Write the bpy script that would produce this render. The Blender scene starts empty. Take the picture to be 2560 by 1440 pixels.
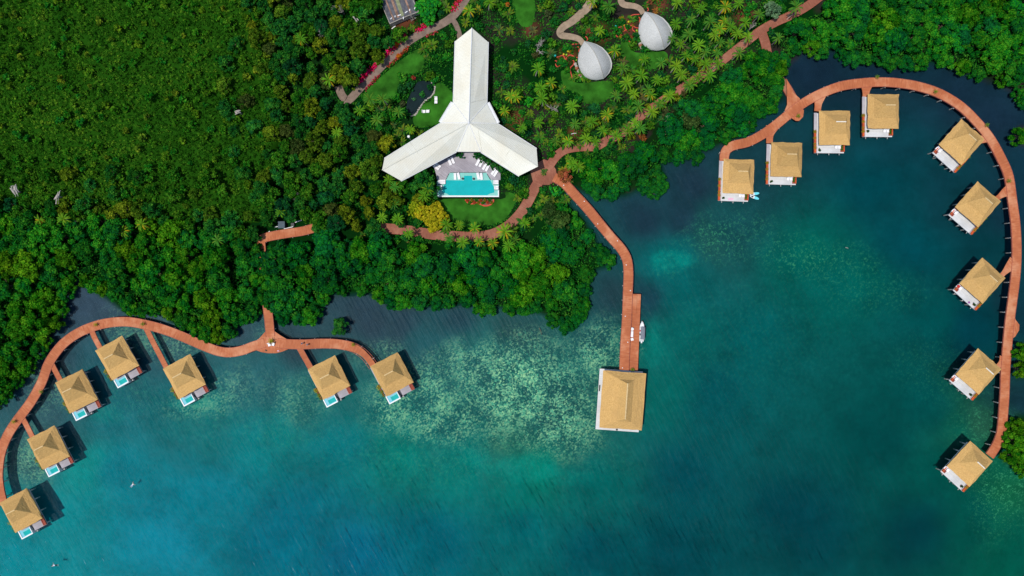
import bpy, bmesh, math, random
import numpy as np
from mathutils import Vector, Matrix

random.seed(7)
rng = np.random.default_rng(11)
R = math.radians
H = 200.0                      # camera height above the water, metres
F = 1280 / 0.75                # focal length in photo pixels
scene = bpy.context.scene
COL = scene.collection


def W(px, py, z=0.0):
    """the place at height z that the photograph shows at (px, py)"""
    s = (H - z) / F
    return ((px - 1280) * s, (720 - py) * s, z)


def lin(c):
    return tuple(((v / 255) / 12.92 if v / 255 <= 0.04045 else ((v / 255 + 0.055) / 1.055) ** 2.4) for v in c)


# ------------------------------------------------------------------ noise
def vnoise(x, y, seed=0):
    xi = np.floor(x).astype(np.int64); yi = np.floor(y).astype(np.int64)
    fx = x - xi; fy = y - yi
    fx = fx * fx * (3 - 2 * fx); fy = fy * fy * (3 - 2 * fy)

    def h(a, b):
        n = (a * 374761393 + b * 668265263 + seed * 1442695041) & 0x7fffffff
        n = ((n ^ (n >> 13)) * 1274126177) & 0x7fffffff
        return ((n ^ (n >> 16)) & 0xffff) / 65535.0
    return (h(xi, yi) * (1 - fx) + h(xi + 1, yi) * fx) * (1 - fy) + (h(xi, yi + 1) * (1 - fx) + h(xi + 1, yi + 1) * fx) * fy


def fbm(x, y, seed=0, oct=4):
    s = 0; a = 0.5; t = 0
    for i in range(oct):
        s = s + a * vnoise(x * 2 ** i, y * 2 ** i, seed + i); t += a; a *= 0.5
    return s / t


def inpoly(px, py, poly):
    px = np.asarray(px, float); py = np.asarray(py, float)
    ins = np.zeros(px.shape, bool)
    n = len(poly)
    for i in range(n):
        x0, y0 = poly[i]; x1, y1 = poly[(i + 1) % n]
        if y0 == y1:
            continue
        c = ((y0 > py) != (y1 > py)) & (px < (x1 - x0) * (py - y0) / (y1 - y0) + x0)
        ins ^= c
    return ins


def distline(px, py, pts, closed=False):
    px = np.asarray(px, float); py = np.asarray(py, float)
    d = np.full(px.shape, 1e9)
    m = len(pts) if closed else len(pts) - 1
    for i in range(m):
        x0, y0 = pts[i][:2]; x1, y1 = pts[(i + 1) % len(pts)][:2]
        dx, dy = x1 - x0, y1 - y0
        t = np.clip(((px - x0) * dx + (py - y0) * dy) / max(dx * dx + dy * dy, 1e-9), 0, 1)
        d = np.minimum(d, np.hypot(px - x0 - t * dx, py - y0 - t * dy))
    return d


# ------------------------------------------------------------------ object helpers
def tag(o, label=None, cat=None, group=None, kind=None):
    if label: o['label'] = label
    if cat: o['category'] = cat
    if group: o['group'] = group
    if kind: o['kind'] = kind
    return o


def thing(name, label, cat, loc=(0, 0, 0), rotz=0.0, group=None):
    o = bpy.data.objects.new(name, None)
    o.empty_display_size = 0.3
    COL.objects.link(o)
    o.location = loc
    o.rotation_euler = (0, 0, rotz)
    return tag(o, label, cat, group)


class MB:
    def __init__(s):
        s.v = []; s.f = []; s.uv = {}

    def add(s, vs, fs):
        n = len(s.v)
        s.v += [tuple(p) for p in vs]
        s.f += [tuple(i + n for i in f) for f in fs]
        return s

    def box(s, c, d, rot=0.0, tilt=0.0):
        x, y, z = (a / 2 for a in d)
        vs = [(-x, -y, -z), (x, -y, -z), (x, y, -z), (-x, y, -z), (-x, -y, z), (x, -y, z), (x, y, z), (-x, y, z)]
        M = Matrix.Rotation(rot, 3, 'Z') @ Matrix.Rotation(tilt, 3, 'X')
        vs = [tuple(M @ Vector(v) + Vector(c)) for v in vs]
        return s.add(vs, [(3, 2, 1, 0), (4, 5, 6, 7), (0, 1, 5, 4), (1, 2, 6, 5), (2, 3, 7, 6), (3, 0, 4, 7)])

    def bx(s, x0, x1, y0, y1, z0, z1):
        return s.box(((x0 + x1) / 2, (y0 + y1) / 2, (z0 + z1) / 2), (x1 - x0, y1 - y0, z1 - z0))

    def prism(s, poly, z0, z1):
        a = sum(poly[i][0] * poly[(i + 1) % len(poly)][1] - poly[(i + 1) % len(poly)][0] * poly[i][1] for i in range(len(poly)))
        if a < 0: poly = poly[::-1]
        n = len(poly)
        vs = [(p[0], p[1], z0) for p in poly] + [(p[0], p[1], z1) for p in poly]
        fs = [tuple(range(n))[::-1], tuple(range(n, 2 * n))]
        fs += [(i, (i + 1) % n, n + (i + 1) % n, n + i) for i in range(n)]
        return s.add(vs, fs)

    def tube(s, pts, rad, n=8, cap=True):
        pts = [Vector(p) for p in pts]
        if not isinstance(rad, (list, tuple)): rad = [rad] * len(pts)
        vs = []; fs = []
        for i, p in enumerate(pts):
            t = (pts[min(i + 1, len(pts) - 1)] - pts[max(i - 1, 0)])
            t = t.normalized() if t.length > 1e-9 else Vector((0, 0, 1))
            a = Vector((0, 0, 1)) if abs(t.z) < 0.9 else Vector((1, 0, 0))
            u = t.cross(a).normalized(); w = t.cross(u)
            for k in range(n):
                ang = 2 * math.pi * k / n
                vs.append(tuple(p + (u * math.cos(ang) + w * math.sin(ang)) * rad[i]))
        for i in range(len(pts) - 1):
            for k in range(n):
                fs.append((i * n + k, i * n + (k + 1) % n, (i + 1) * n + (k + 1) % n, (i + 1) * n + k))
        if cap:
            fs.append(tuple(range(n))); fs.append(tuple((len(pts) - 1) * n + k for k in range(n))[::-1])
        return s.add(vs, fs)

    def disc(s, c, r, h, n=20):
        return s.prism([(c[0] + r * math.cos(2 * math.pi * k / n), c[1] + r * math.sin(2 * math.pi * k / n)) for k in range(n)], c[2], c[2] + h)

    def ball(s, c, r, n=10, m=7, sq=(1, 1, 1)):
        vs = [(c[0], c[1], c[2] + r * sq[2])]; fs = []
        for j in range(1, m):
            th = math.pi * j / m
            for k in range(n):
                a = 2 * math.pi * k / n
                vs.append((c[0] + r * sq[0] * math.sin(th) * math.cos(a), c[1] + r * sq[1] * math.sin(th) * math.sin(a), c[2] + r * sq[2] * math.cos(th)))
        vs.append((c[0], c[1], c[2] - r * sq[2]))
        L = len(vs) - 1
        for k in range(n):
            fs.append((0, 1 + k, 1 + (k + 1) % n))
            fs.append((L, L - n + (k + 1) % n, L - n + k))
        for j in range(m - 2):
            for k in range(n):
                fs.append((1 + j * n + k, 1 + (j + 1) * n + k, 1 + (j + 1) * n + (k + 1) % n, 1 + j * n + (k + 1) % n))
        return s.add(vs, fs)

    def mesh(s, name, mat, off=None, smooth=False):
        me = bpy.data.meshes.new(name)
        vs = s.v if off is None else [(a - off[0], b - off[1], c - off[2]) for a, b, c in s.v]
        me.from_pydata(vs, [], s.f)
        me.update()
        if mat: me.materials.append(mat)
        if s.uv:
            ul = me.uv_layers.new(name='along')
            for li, l in enumerate(me.loops):
                ul.data[li].uv = s.uv.get(l.vertex_index, (0, 0))
        if smooth: me.shade_smooth()
        return me

    def build(s, name, mat, parent=None, world=False, smooth=False):
        off = None
        if world and parent is not None:
            off = Vector((0, 0, 0)); q = parent
            while q is not None: off += q.location; q = q.parent
            off = tuple(off)
        o = bpy.data.objects.new(name, s.mesh(name, mat, off, smooth))
        COL.objects.link(o)
        if parent is not None: o.parent = parent
        return o


def fast_mesh(name, V, Q, mat, attrs=None, smooth=False):
    """numpy verts (n,3), quads (m,4)"""
    me = bpy.data.meshes.new(name)
    V = np.asarray(V, np.float32); Q = np.asarray(Q, np.int32)
    k = Q.shape[1]
    me.vertices.add(len(V)); me.vertices.foreach_set('co', V.ravel())
    me.loops.add(Q.size); me.loops.foreach_set('vertex_index', Q.ravel())
    me.polygons.add(len(Q))
    me.polygons.foreach_set('loop_start', np.arange(0, Q.size, k, dtype=np.int32))
    for nm, (typ, data) in (attrs or {}).items():
        at = me.attributes.new(nm, typ, 'POINT')
        at.data.foreach_set('color' if typ == 'FLOAT_COLOR' else 'value', np.asarray(data, np.float32).ravel())
    me.update(calc_edges=True)
    me.validate()
    if smooth: me.shade_smooth()
    if mat: me.materials.append(mat)
    return me


def link(name, me, parent=None):
    o = bpy.data.objects.new(name, me)
    COL.objects.link(o)
    if parent is not None: o.parent = parent
    return o


def copy_tree(o, parent=None):
    c = o.copy(); COL.objects.link(c)
    if parent is not None: c.parent = parent
    for ch in list(o.children):
        copy_tree(ch, c)
    return c


# ------------------------------------------------------------------ materials
def new_mat(name):
    m = bpy.data.materials.new(name); m.use_nodes = True
    nt = m.node_tree
    return m, nt, nt.nodes['Principled BSDF']


def N(nt, typ, **kw):
    n = nt.nodes.new(typ)
    for k, v in kw.items(): setattr(n, k, v)
    return n


def mixcol(nt, fac, a, b, blend='MIX'):
    n = N(nt, 'ShaderNodeMix', data_type='RGBA', blend_type=blend)
    for sock, val in ((n.inputs[0], fac), (n.inputs[6], a), (n.inputs[7], b)):
        if hasattr(val, 'links') or isinstance(val, bpy.types.NodeSocket): nt.links.new(val, sock)
        elif isinstance(val, (int, float)): sock.default_value = val
        else: sock.default_value = (*val[:3], 1)
    return n.outputs[2]


def math_(nt, op, a, b=None, clamp=False):
    n = N(nt, 'ShaderNodeMath', operation=op, use_clamp=clamp)
    for i, v in enumerate((a, b)):
        if v is None: continue
        if isinstance(v, bpy.types.NodeSocket): nt.links.new(v, n.inputs[i])
        else: n.inputs[i].default_value = v
    return n.outputs[0]


def maprange(nt, v, a, b, c=0.0, d=1.0):
    n = N(nt, 'ShaderNodeMapRange'); n.clamp = True
    nt.links.new(v, n.inputs[0])
    for i, x in enumerate((a, b, c, d)): n.inputs[i + 1].default_value = x
    return n.outputs[0]


def noise(nt, scale, detail=3, vec=None, rough=0.55):
    n = N(nt, 'ShaderNodeTexNoise'); n.inputs['Scale'].default_value = scale; n.inputs['Detail'].default_value = detail
    n.inputs['Roughness'].default_value = rough
    if vec is not None: nt.links.new(vec, n.inputs['Vector'])
    return n.outputs[0]


def simple(name, c, rough=0.6, var=0.25, scale=1.2, spec=0.3, bump=0.0, bscale=8):
    """a plain material with worn, blotchy variation"""
    m, nt, p = new_mat(name)
    tc = N(nt, 'ShaderNodeTexCoord').outputs['Object']
    n1 = noise(nt, scale, 4, tc)
    col = mixcol(nt, maprange(nt, n1, 0.3, 0.7), tuple(v * (1 - var) for v in c), tuple(min(1, v * (1 + var)) for v in c))
    nt.links.new(col, p.inputs['Base Color'])
    p.inputs['Roughness'].default_value = rough
    p.inputs['Specular IOR Level'].default_value = spec
    if bump:
        b = N(nt, 'ShaderNodeBump'); b.inputs['Strength'].default_value = bump; b.inputs['Distance'].default_value = 0.05
        nt.links.new(noise(nt, bscale, 3, tc), b.inputs['Height']); nt.links.new(b.outputs[0], p.inputs['Normal'])
    return m


def stretched(nt, src, sx, sy, sz, rot=0.0):
    if rot:
        m0 = N(nt, 'ShaderNodeMapping'); m0.inputs['Rotation'].default_value = (0, 0, rot)
        nt.links.new(src, m0.inputs['Vector']); src = m0.outputs[0]
    mp = N(nt, 'ShaderNodeMapping'); mp.inputs['Scale'].default_value = (sx, sy, sz)
    nt.links.new(src, mp.inputs['Vector'])
    return mp.outputs[0]


def plank_mat(name, c1, c2, c3, gap=0.22, rough=0.7):
    """boards laid across a path: uv.x runs along the path in metres"""
    m, nt, p = new_mat(name)
    uv = N(nt, 'ShaderNodeUVMap', uv_map='along').outputs[0]
    v1 = stretched(nt, uv, 1 / gap, 0.25, 1)
    a = noise(nt, 1.0, 2, v1, 0.8)
    b = noise(nt, 0.35, 3, stretched(nt, uv, 1.0, 0.6, 1))
    c = noise(nt, 1.0, 2, stretched(nt, uv, 2.2, 0.12, 1), 0.9)
    col = mixcol(nt, maprange(nt, a, 0.32, 0.68), c1, c2)
    col = mixcol(nt, maprange(nt, c, 0.58, 0.75, 0, 0.55), col, c3)
    col = mixcol(nt, maprange(nt, b, 0.35, 0.7, 0, 0.4), col, c1)
    tc = N(nt, 'ShaderNodeTexCoord').outputs['Object']
    st = noise(nt, 0.11, 4, tc, 0.7)
    col = mixcol(nt, maprange(nt, st, 0.48, 0.7, 0, 0.55), col, tuple(v * 0.72 for v in c1))
    col = mixcol(nt, maprange(nt, st, 0.5, 0.34, 0, 0.45), col, c3)
    nt.links.new(col, p.inputs['Base Color'])
    p.inputs['Roughness'].default_value = rough; p.inputs['Specular IOR Level'].default_value = 0.2
    bp = N(nt, 'ShaderNodeBump'); bp.inputs['Strength'].default_value = 0.4; bp.inputs['Distance'].default_value = 0.04
    nt.links.new(a, bp.inputs['Height']); nt.links.new(bp.outputs[0], p.inputs['Normal'])
    return m


def thatch_mat(name, c1, c2, c3):
    m, nt, p = new_mat(name)
    tc = N(nt, 'ShaderNodeTexCoord').outputs['Object']
    oi = N(nt, 'ShaderNodeObjectInfo')
    va = N(nt, 'ShaderNodeVectorMath', operation='ADD'); nt.links.new(tc, va.inputs[0])
    nt.links.new(math_(nt, 'MULTIPLY', oi.outputs['Random'], 91.0), va.inputs[1]); tc = va.outputs[0]
    a = noise(nt, 3.2, 3, tc, 0.75); b = noise(nt, 0.5, 3, tc)
    st = noise(nt, 2.0, 2, stretched(nt, tc, 1, 1, 6))
    col = mixcol(nt, maprange(nt, a, 0.35, 0.65), c1, c2)
    col = mixcol(nt, maprange(nt, b, 0.4, 0.75, 0, 0.45), col, c3)
    big = noise(nt, 0.22, 4, tc, 0.7)
    col = mixcol(nt, maprange(nt, big, 0.52, 0.72, 0, 0.22), col, tuple(v * 0.62 + 0.03 for v in c1))
    col = mixcol(nt, maprange(nt, st, 0.45, 0.7, 0, 0.2), col, c3)
    hs = N(nt, 'ShaderNodeHueSaturation')
    nt.links.new(col, hs.inputs['Color']); nt.links.new(maprange(nt, oi.outputs['Random'], 0, 1, 0.88, 1.06), hs.inputs['Value'])
    nt.links.new(hs.outputs[0], p.inputs['Base Color'])
    p.inputs['Roughness'].default_value = 0.95; p.inputs['Specular IOR Level'].default_value = 0.08
    bp = N(nt, 'ShaderNodeBump'); bp.inputs['Strength'].default_value = 0.7; bp.inputs['Distance'].default_value = 0.12
    nt.links.new(a, bp.inputs['Height']); nt.links.new(bp.outputs[0], p.inputs['Normal'])
    return m


def foliage_mat(name):
    """leaf colour = object colour, varied leaf by leaf and clump by clump"""
    m, nt, p = new_mat(name)
    oi = N(nt, 'ShaderNodeObjectInfo')
    at = N(nt, 'ShaderNodeAttribute', attribute_name='tone')
    hs = N(nt, 'ShaderNodeHueSaturation')
    nt.links.new(oi.outputs['Color'], hs.inputs['Color'])
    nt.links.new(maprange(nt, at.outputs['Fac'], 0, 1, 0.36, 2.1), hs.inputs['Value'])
    nt.links.new(maprange(nt, at.outputs['Fac'], 0, 1, 0.535, 0.465), hs.inputs['Hue'])
    nt.links.new(hs.outputs[0], p.inputs['Base Color'])
    p.inputs['Roughness'].default_value = 0.8; p.inputs['Specular IOR Level'].default_value = 0.0
    return m


def frond_mat(name):
    m, nt, p = new_mat(name)
    oi = N(nt, 'ShaderNodeObjectInfo')
    at = N(nt, 'ShaderNodeAttribute', attribute_name='tone')
    col = mixcol(nt, at.outputs['Fac'], oi.outputs['Color'], (0.42, 0.30, 0.012))
    nt.links.new(col, p.inputs['Base Color'])
    p.inputs['Roughness'].default_value = 0.6; p.inputs['Specular IOR Level'].default_value = 0.06
    return m


def metal_roof_mat(name):
    m, nt, p = new_mat(name)
    uv = N(nt, 'ShaderNodeUVMap', uv_map='along').outputs[0]
    w = N(nt, 'ShaderNodeTexWave', wave_type='BANDS', bands_direction='X', wave_profile='SIN')
    w.inputs['Scale'].default_value = 0.3183 * 2 * math.pi / 0.62 / 2 * 0.5
    nt.links.new(uv, w.inputs['Vector'])
    tc = N(nt, 'ShaderNodeTexCoord').outputs['Object']
    n1 = noise(nt, 0.18, 4, tc); n2 = noise(nt, 1.0, 3, stretched(nt, uv, 1.6, 0.12, 1))
    rib = maprange(nt, w.outputs['Fac'], 0.0, 0.22, 0.84, 1.0)
    col = mixcol(nt, maprange(nt, n1, 0.35, 0.7, 0, 0.6), (0.87, 0.86, 0.76), (0.80, 0.73, 0.57))
    col = mixcol(nt, maprange(nt, n2, 0.4, 0.75, 0, 0.25), col, (0.76, 0.72, 0.58))
    mul = N(nt, 'ShaderNodeMix', data_type='RGBA', blend_type='MULTIPLY'); mul.inputs[0].default_value = 1
    nt.links.new(col, mul.inputs[6])
    g = N(nt, 'ShaderNodeCombineColor')
    for i in range(3): nt.links.new(rib, g.inputs[i])
    nt.links.new(g.outputs[0], mul.inputs[7])
    nt.links.new(mul.outputs[2], p.inputs['Base Color'])
    p.inputs['Roughness'].default_value = 0.75; p.inputs['Specular IOR Level'].default_value = 0.15
    bp = N(nt, 'ShaderNodeBump'); bp.inputs['Strength'].default_value = 0.6; bp.inputs['Distance'].default_value = 0.06
    nt.links.new(w.outputs['Fac'], bp.inputs['Height']); nt.links.new(bp.outputs[0], p.inputs['Normal'])
    return m


def ground_mat():
    m, nt, p = new_mat('ground_mat')
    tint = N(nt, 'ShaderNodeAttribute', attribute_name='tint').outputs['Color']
    reef = N(nt, 'ShaderNodeAttribute', attribute_name='reef').outputs['Color']
    sep = N(nt, 'ShaderNodeSeparateColor'); nt.links.new(reef, sep.inputs[0])
    tc = N(nt, 'ShaderNodeTexCoord').outputs['Object']
    n1 = noise(nt, 0.9, 4, tc, 0.7); n2 = noise(nt, 0.16, 4, tc, 0.6); n3 = noise(nt, 2.2, 2, tc, 0.6)
    n4 = noise(nt, 0.055, 5, tc, 0.65)
    # patchiness of the bottom
    var = math_(nt, 'ADD', math_(nt, 'MULTIPLY', n1, 0.34), math_(nt, 'ADD', math_(nt, 'MULTIPLY', n2, 0.5), math_(nt, 'MULTIPLY', n4, 0.5)))
    var = maprange(nt, var, 0.42, 0.95, 0.62, 1.38)
    g = N(nt, 'ShaderNodeCombineColor')
    for i in range(3): nt.links.new(var, g.inputs[i])
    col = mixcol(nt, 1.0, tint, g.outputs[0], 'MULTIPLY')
    # coral heads and pale rubble where the reef is shallow (R), weed flecks (G)
    vor = N(nt, 'ShaderNodeTexVoronoi', feature='F1'); vor.inputs['Scale'].default_value = 2.5
    nt.links.new(tc, vor.inputs['Vector'])
    vs = N(nt, 'ShaderNodeSeparateColor'); nt.links.new(vor.outputs['Color'], vs.inputs[0])
    heads = math_(nt, 'ADD', math_(nt, 'MULTIPLY', vs.outputs[0], 0.42), math_(nt, 'ADD', math_(nt, 'MULTIPLY', n2, 1.0), math_(nt, 'MULTIPLY', n1, 0.65)))
    heads = math_(nt, 'SUBTRACT', heads, 0.2)
    hm = maprange(nt, heads, 0.77, 1.06, 0, 1.0)
    pale = mixcol(nt, vs.outputs[1], lin((66, 156, 124)), lin((146, 198, 146)))
    col = mixcol(nt, math_(nt, 'MULTIPLY', hm, sep.outputs[0], True), col, pale)
    dk = maprange(nt, heads, 0.78, 0.55, 0, 0.85)
    col = mixcol(nt, math_(nt, 'MULTIPLY', dk, sep.outputs[0], True), col, lin((20, 66, 66)))
    fl = maprange(nt, math_(nt, 'ADD', math_(nt, 'MULTIPLY', n3, 0.6), math_(nt, 'MULTIPLY', n1, 0.6)), 0.62, 0.80, 0, 1.0)
    col = mixcol(nt, math_(nt, 'MULTIPLY', fl, sep.outputs[1], True), col, lin((60, 150, 104)))
    sd = maprange(nt, math_(nt, 'ADD', math_(nt, 'MULTIPLY', n2, 0.6), math_(nt, 'MULTIPLY', n1, 0.5)), 0.4, 0.66, 0.25, 1.0)
    col = mixcol(nt, math_(nt, 'MULTIPLY', sd, sep.outputs[2], True), col, lin((0, 136, 122)))
    nt.links.new(col, p.inputs['Base Color'])
    p.inputs['Roughness'].default_value = 0.95; p.inputs['Specular IOR Level'].default_value = 0.0
    return m


def water_mat():
    m = bpy.data.materials.new('water_mat'); m.use_nodes = True
    nt = m.node_tree; nt.nodes.clear()
    out = N(nt, 'ShaderNodeOutputMaterial')
    tr = N(nt, 'ShaderNodeBsdfTransparent')
    gl = N(nt, 'ShaderNodeBsdfGlossy'); gl.inputs['Roughness'].default_value = 0.40
    gl.inputs['Color'].default_value = (0.6, 0.88, 1, 1)
    mx = N(nt, 'ShaderNodeMixShader')
    tc = N(nt, 'ShaderNodeTexCoord').outputs['Object']
    # wind waves: crests run from upper left to lower right
    wv = noise(nt, 1.0, 3, stretched(nt, tc, 0.95, 0.11, 1, R(-28)), 0.5)
    wv2 = noise(nt, 1.0, 2, stretched(nt, tc, 1.7, 0.3, 1, R(-36)), 0.6)
    calm = noise(nt, 0.018, 2, tc)
    h = math_(nt, 'ADD', wv, math_(nt, 'MULTIPLY', wv2, 0.22))
    h = math_(nt, 'MULTIPLY', h, maprange(nt, calm, 0.3, 0.65, 0.55, 1.1))
    at = N(nt, 'ShaderNodeAttribute', attribute_name='open').outputs['Fac']
    h = math_(nt, 'MULTIPLY', h, at)
    bp = N(nt, 'ShaderNodeBump'); bp.inputs['Strength'].default_value = 1.0; bp.inputs['Distance'].default_value = 1.8
    nt.links.new(h, bp.inputs['Height']); nt.links.new(bp.outputs[0], gl.inputs['Normal'])
    fr = N(nt, 'ShaderNodeFresnel'); fr.inputs['IOR'].default_value = 1.13
    nt.links.new(bp.outputs[0], fr.inputs['Normal'])
    nt.links.new(fr.outputs[0], mx.inputs[0]); nt.links.new(tr.outputs[0], mx.inputs[1]); nt.links.new(gl.outputs[0], mx.inputs[2])
    nt.links.new(mx.outputs[0], out.inputs[0])
    return m


M = {}
M['ground'] = ground_mat()
M['water'] = water_mat()
M['leaf'] = foliage_mat('foliage_mat')
M['frond'] = frond_mat('frond_mat')
M['bark'] = simple('bark_mat', (0.16, 0.12, 0.085), 0.9, 0.35, 3, 0.1, 0.4)
M['palebark'] = simple('dead_wood_mat', (0.42, 0.38, 0.34), 0.9, 0.35, 2.5, 0.1, 0.3)
M['boards'] = plank_mat('red_board_mat', (0.41, 0.112, 0.044), (0.58, 0.195, 0.082), (0.74, 0.40, 0.23), 0.42)
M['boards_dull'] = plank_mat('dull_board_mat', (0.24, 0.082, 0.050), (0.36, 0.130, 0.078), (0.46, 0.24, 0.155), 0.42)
M['beam'] = simple('beam_mat', (0.36, 0.10, 0.065), 0.7, 0.3, 1.5)
M['pile'] = simple('pile_mat', (0.42, 0.40, 0.38), 0.8, 0.25, 2)
M['thatch'] = thatch_mat('thatch_mat', (0.50, 0.295, 0.10), (0.70, 0.435, 0.16), (0.53, 0.325, 0.125))
M['greythatch'] = thatch_mat('grey_thatch_mat', (0.54, 0.54, 0.52), (0.70, 0.70, 0.67), (0.56, 0.56, 0.53))
M['ridge'] = simple('ridge_mat', (0.66, 0.48, 0.24), 0.9, 0.15, 2)
M['paleridge'] = simple('pale_ridge_mat', (0.78, 0.72, 0.62), 0.8, 0.12, 2)
M['greydeck'] = plank_mat('grey_deck_mat', (0.36, 0.33, 0.36), (0.52, 0.49, 0.52), (0.66, 0.64, 0.65))
M['whitedeck'] = plank_mat('white_deck_mat', (0.60, 0.60, 0.60), (0.80, 0.80, 0.79), (0.46, 0.44, 0.45))
M['pooldeck'] = plank_mat('pool_deck_mat', (0.30, 0.27, 0.30), (0.46, 0.43, 0.46), (0.56, 0.53, 0.55), 0.3)
M['villawall'] = simple('villa_wall_mat', (0.55, 0.42, 0.30), 0.8, 0.15, 1)
M['white'] = simple('white_paint_mat', (0.82, 0.82, 0.82), 0.5, 0.05, 1)
M['cushion'] = simple('white_fabric_mat', (0.86, 0.84, 0.85), 0.9, 0.05, 2)
M['planter'] = simple('orange_planter_mat', (0.58, 0.10, 0.025), 0.7, 0.25, 1.5)
M['redplanter'] = simple('red_planter_mat', (0.30, 0.055, 0.03), 0.7, 0.3, 1.5)
M['poolwater'] = simple('pool_water_mat', (0.0, 0.41, 0.42), 0.5, 0.07, 0.5, 0.1, 0.15, 1.2)
M['poolshelf'] = simple('pool_shelf_mat', (0.24, 0.58, 0.51), 0.5, 0.07, 0.6, 0.1, 0.15, 1.2)
M['plunge'] = simple('plunge_water_mat', (0.0, 0.40, 0.38), 0.5, 0.1, 0.8, 0.1, 0.15, 1.2)
M['plungeshelf'] = simple('plunge_shelf_mat', (0.20, 0.56, 0.66), 0.5, 0.1, 0.8, 0.1, 0.15, 1.2)
M['catch'] = simple('catch_basin_mat', (0.05, 0.26, 0.30), 0.3, 0.1, 0.8)
M['darkgap'] = simple('dark_stair_mat', (0.05, 0.055, 0.07), 0.7, 0.2, 1)
M['cream'] = metal_roof_mat('cream_metal_roof_mat')
M['gutter'] = simple('white_gutter_mat', (0.74, 0.75, 0.76), 0.4, 0.08, 1)
M['wall'] = simple('pavilion_wall_mat', (0.46, 0.42, 0.36), 0.8, 0.15, 1)
M['glass'] = simple('glass_mat', (0.03, 0.04, 0.05), 0.1, 0.1, 1, 0.5)
M['lawn'] = simple('lawn_mat', (0.026, 0.125, 0.010), 0.9, 0.5, 0.28, 0.05, 0.4, 9)
M['gravel'] = simple('gravel_path_mat', (0.22, 0.16, 0.125), 0.95, 0.25, 0.9, 0.05, 0.3)
M['sandpath'] = simple('sand_path_mat', (0.33, 0.245, 0.17), 0.95, 0.22, 0.9, 0.05, 0.3)
M['stone'] = simple('stone_rim_mat', (0.40, 0.37, 0.31), 0.85, 0.25, 3, 0.1, 0.5)
M['pondwater'] = simple('pond_water_mat', (0.008, 0.020, 0.022), 0.25, 0.25, 0.5, 0.1)
M['coral'] = simple('coral_edging_mat', (0.62, 0.085, 0.05), 0.8, 0.2, 2)
M['greybox'] = simple('grey_box_mat', (0.075, 0.105, 0.13), 0.7, 0.1, 1.5)
M['darkroof'] = simple('dark_roof_mat', (0.10, 0.10, 0.115), 0.8, 0.45, 0.8, 0.2, 0.3)
M['rust'] = simple('rusty_sheet_mat', (0.28, 0.17, 0.12), 0.85, 0.5, 0.9)
M['mosssheet'] = simple('mossy_sheet_mat', (0.22, 0.24, 0.13), 0.85, 0.4, 0.9)
M['canvas'] = simple('grey_canvas_mat', (0.20, 0.21, 0.24), 0.85, 0.12, 1.5)
M['black'] = simple('black_plastic_mat', (0.03, 0.03, 0.035), 0.5, 0.1, 2)
M['red'] = simple('red_mat', (0.62, 0.02, 0.02), 0.6, 0.1, 2)
M['pink'] = simple('pink_mat', (0.80, 0.48, 0.60), 0.9, 0.08, 2)
M['purple'] = simple('purple_mat', (0.30, 0.10, 0.32), 0.8, 0.1, 2)
M['aqua'] = simple('aqua_mat', (0.16, 0.68, 0.78), 0.4, 0.06, 2)
M['skin'] = simple('skin_mat', (0.55, 0.33, 0.24), 0.6, 0.06, 3)
M['hair'] = simple('hair_mat', (0.03, 0.02, 0.015), 0.7, 0.2, 6)
M['bluecloth'] = simple('blue_cloth_mat', (0.45, 0.58, 0.76), 0.9, 0.1, 3)
M['paledenim'] = simple('pale_cloth_mat', (0.72, 0.74, 0.82), 0.9, 0.1, 3)
M['yellowball'] = simple('yellow_ball_mat', (0.62, 0.45, 0.02), 0.6, 0.1, 3)
M['limeball'] = simple('lime_ball_mat', (0.28, 0.50, 0.03), 0.6, 0.1, 3)
M['tealball'] = simple('teal_ball_mat', (0.02, 0.42, 0.40), 0.6, 0.1, 3)
M['terracotta'] = simple('terracotta_mat', (0.35, 0.13, 0.07), 0.8, 0.2, 3)

# ------------------------------------------------------------------ layout (photo pixels)
P_M1 = [(-60, 500), (100, 520), (300, 530), (450, 545), (600, 565), (640, 600), (646, 640), (650, 795), (590, 825), (580, 845), (555, 860), (520, 858), (490, 845), (455, 830), (425, 805), (395, 783), (372, 792), (345, 797), (310, 785), (290, 760), (260, 745), (238, 738), (210, 725), (183, 703), (176, 720), (170, 755), (163, 800), (130, 842), (118, 870), (95, 905), (62, 955), (30, 985), (0, 1018), (-60, 1050)]
P_M2 = [(668, 606), (780, 606), (800, 586), (870, 600), (940, 596), (1060, 612), (1110, 620), (1200, 624), (1260, 628), (1310, 600), (1340, 570), (1360, 520), (1400, 500), (1430, 520), (1470, 560), (1500, 598), (1535, 640), (1538, 658), (1520, 672), (1490, 682), (1480, 705), (1478, 780), (1462, 805), (1440, 828), (1400, 838), (1375, 820), (1362, 800), (1375, 780), (1362, 770), (1345, 790), (1280, 795), (1250, 778), (1205, 798), (1180, 790), (1185, 770), (1150, 765), (1110, 780), (1070, 775), (985, 775), (955, 765), (920, 742), (880, 737), (830, 745), (810, 765), (795, 800), (765, 818), (720, 812), (690, 815), (674, 740), (666, 680)]
P_M3 = [(1435, 425), (1500, 390), (1560, 395), (1620, 345), (1660, 300), (1720, 250), (1800, 190), (1860, 140), (1900, 130), (1930, 165), (1958, 205), (1964, 245), (1950, 268), (1930, 285), (1905, 300), (1880, 330), (1850, 345), (1800, 362), (1755, 380), (1765, 395), (1740, 415), (1705, 412), (1680, 400), (1655, 410), (1670, 450), (1675, 465), (1655, 492), (1635, 500), (1600, 480), (1590, 460), (1560, 485), (1530, 505), (1505, 505), (1470, 490), (1450, 465)]
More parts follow.
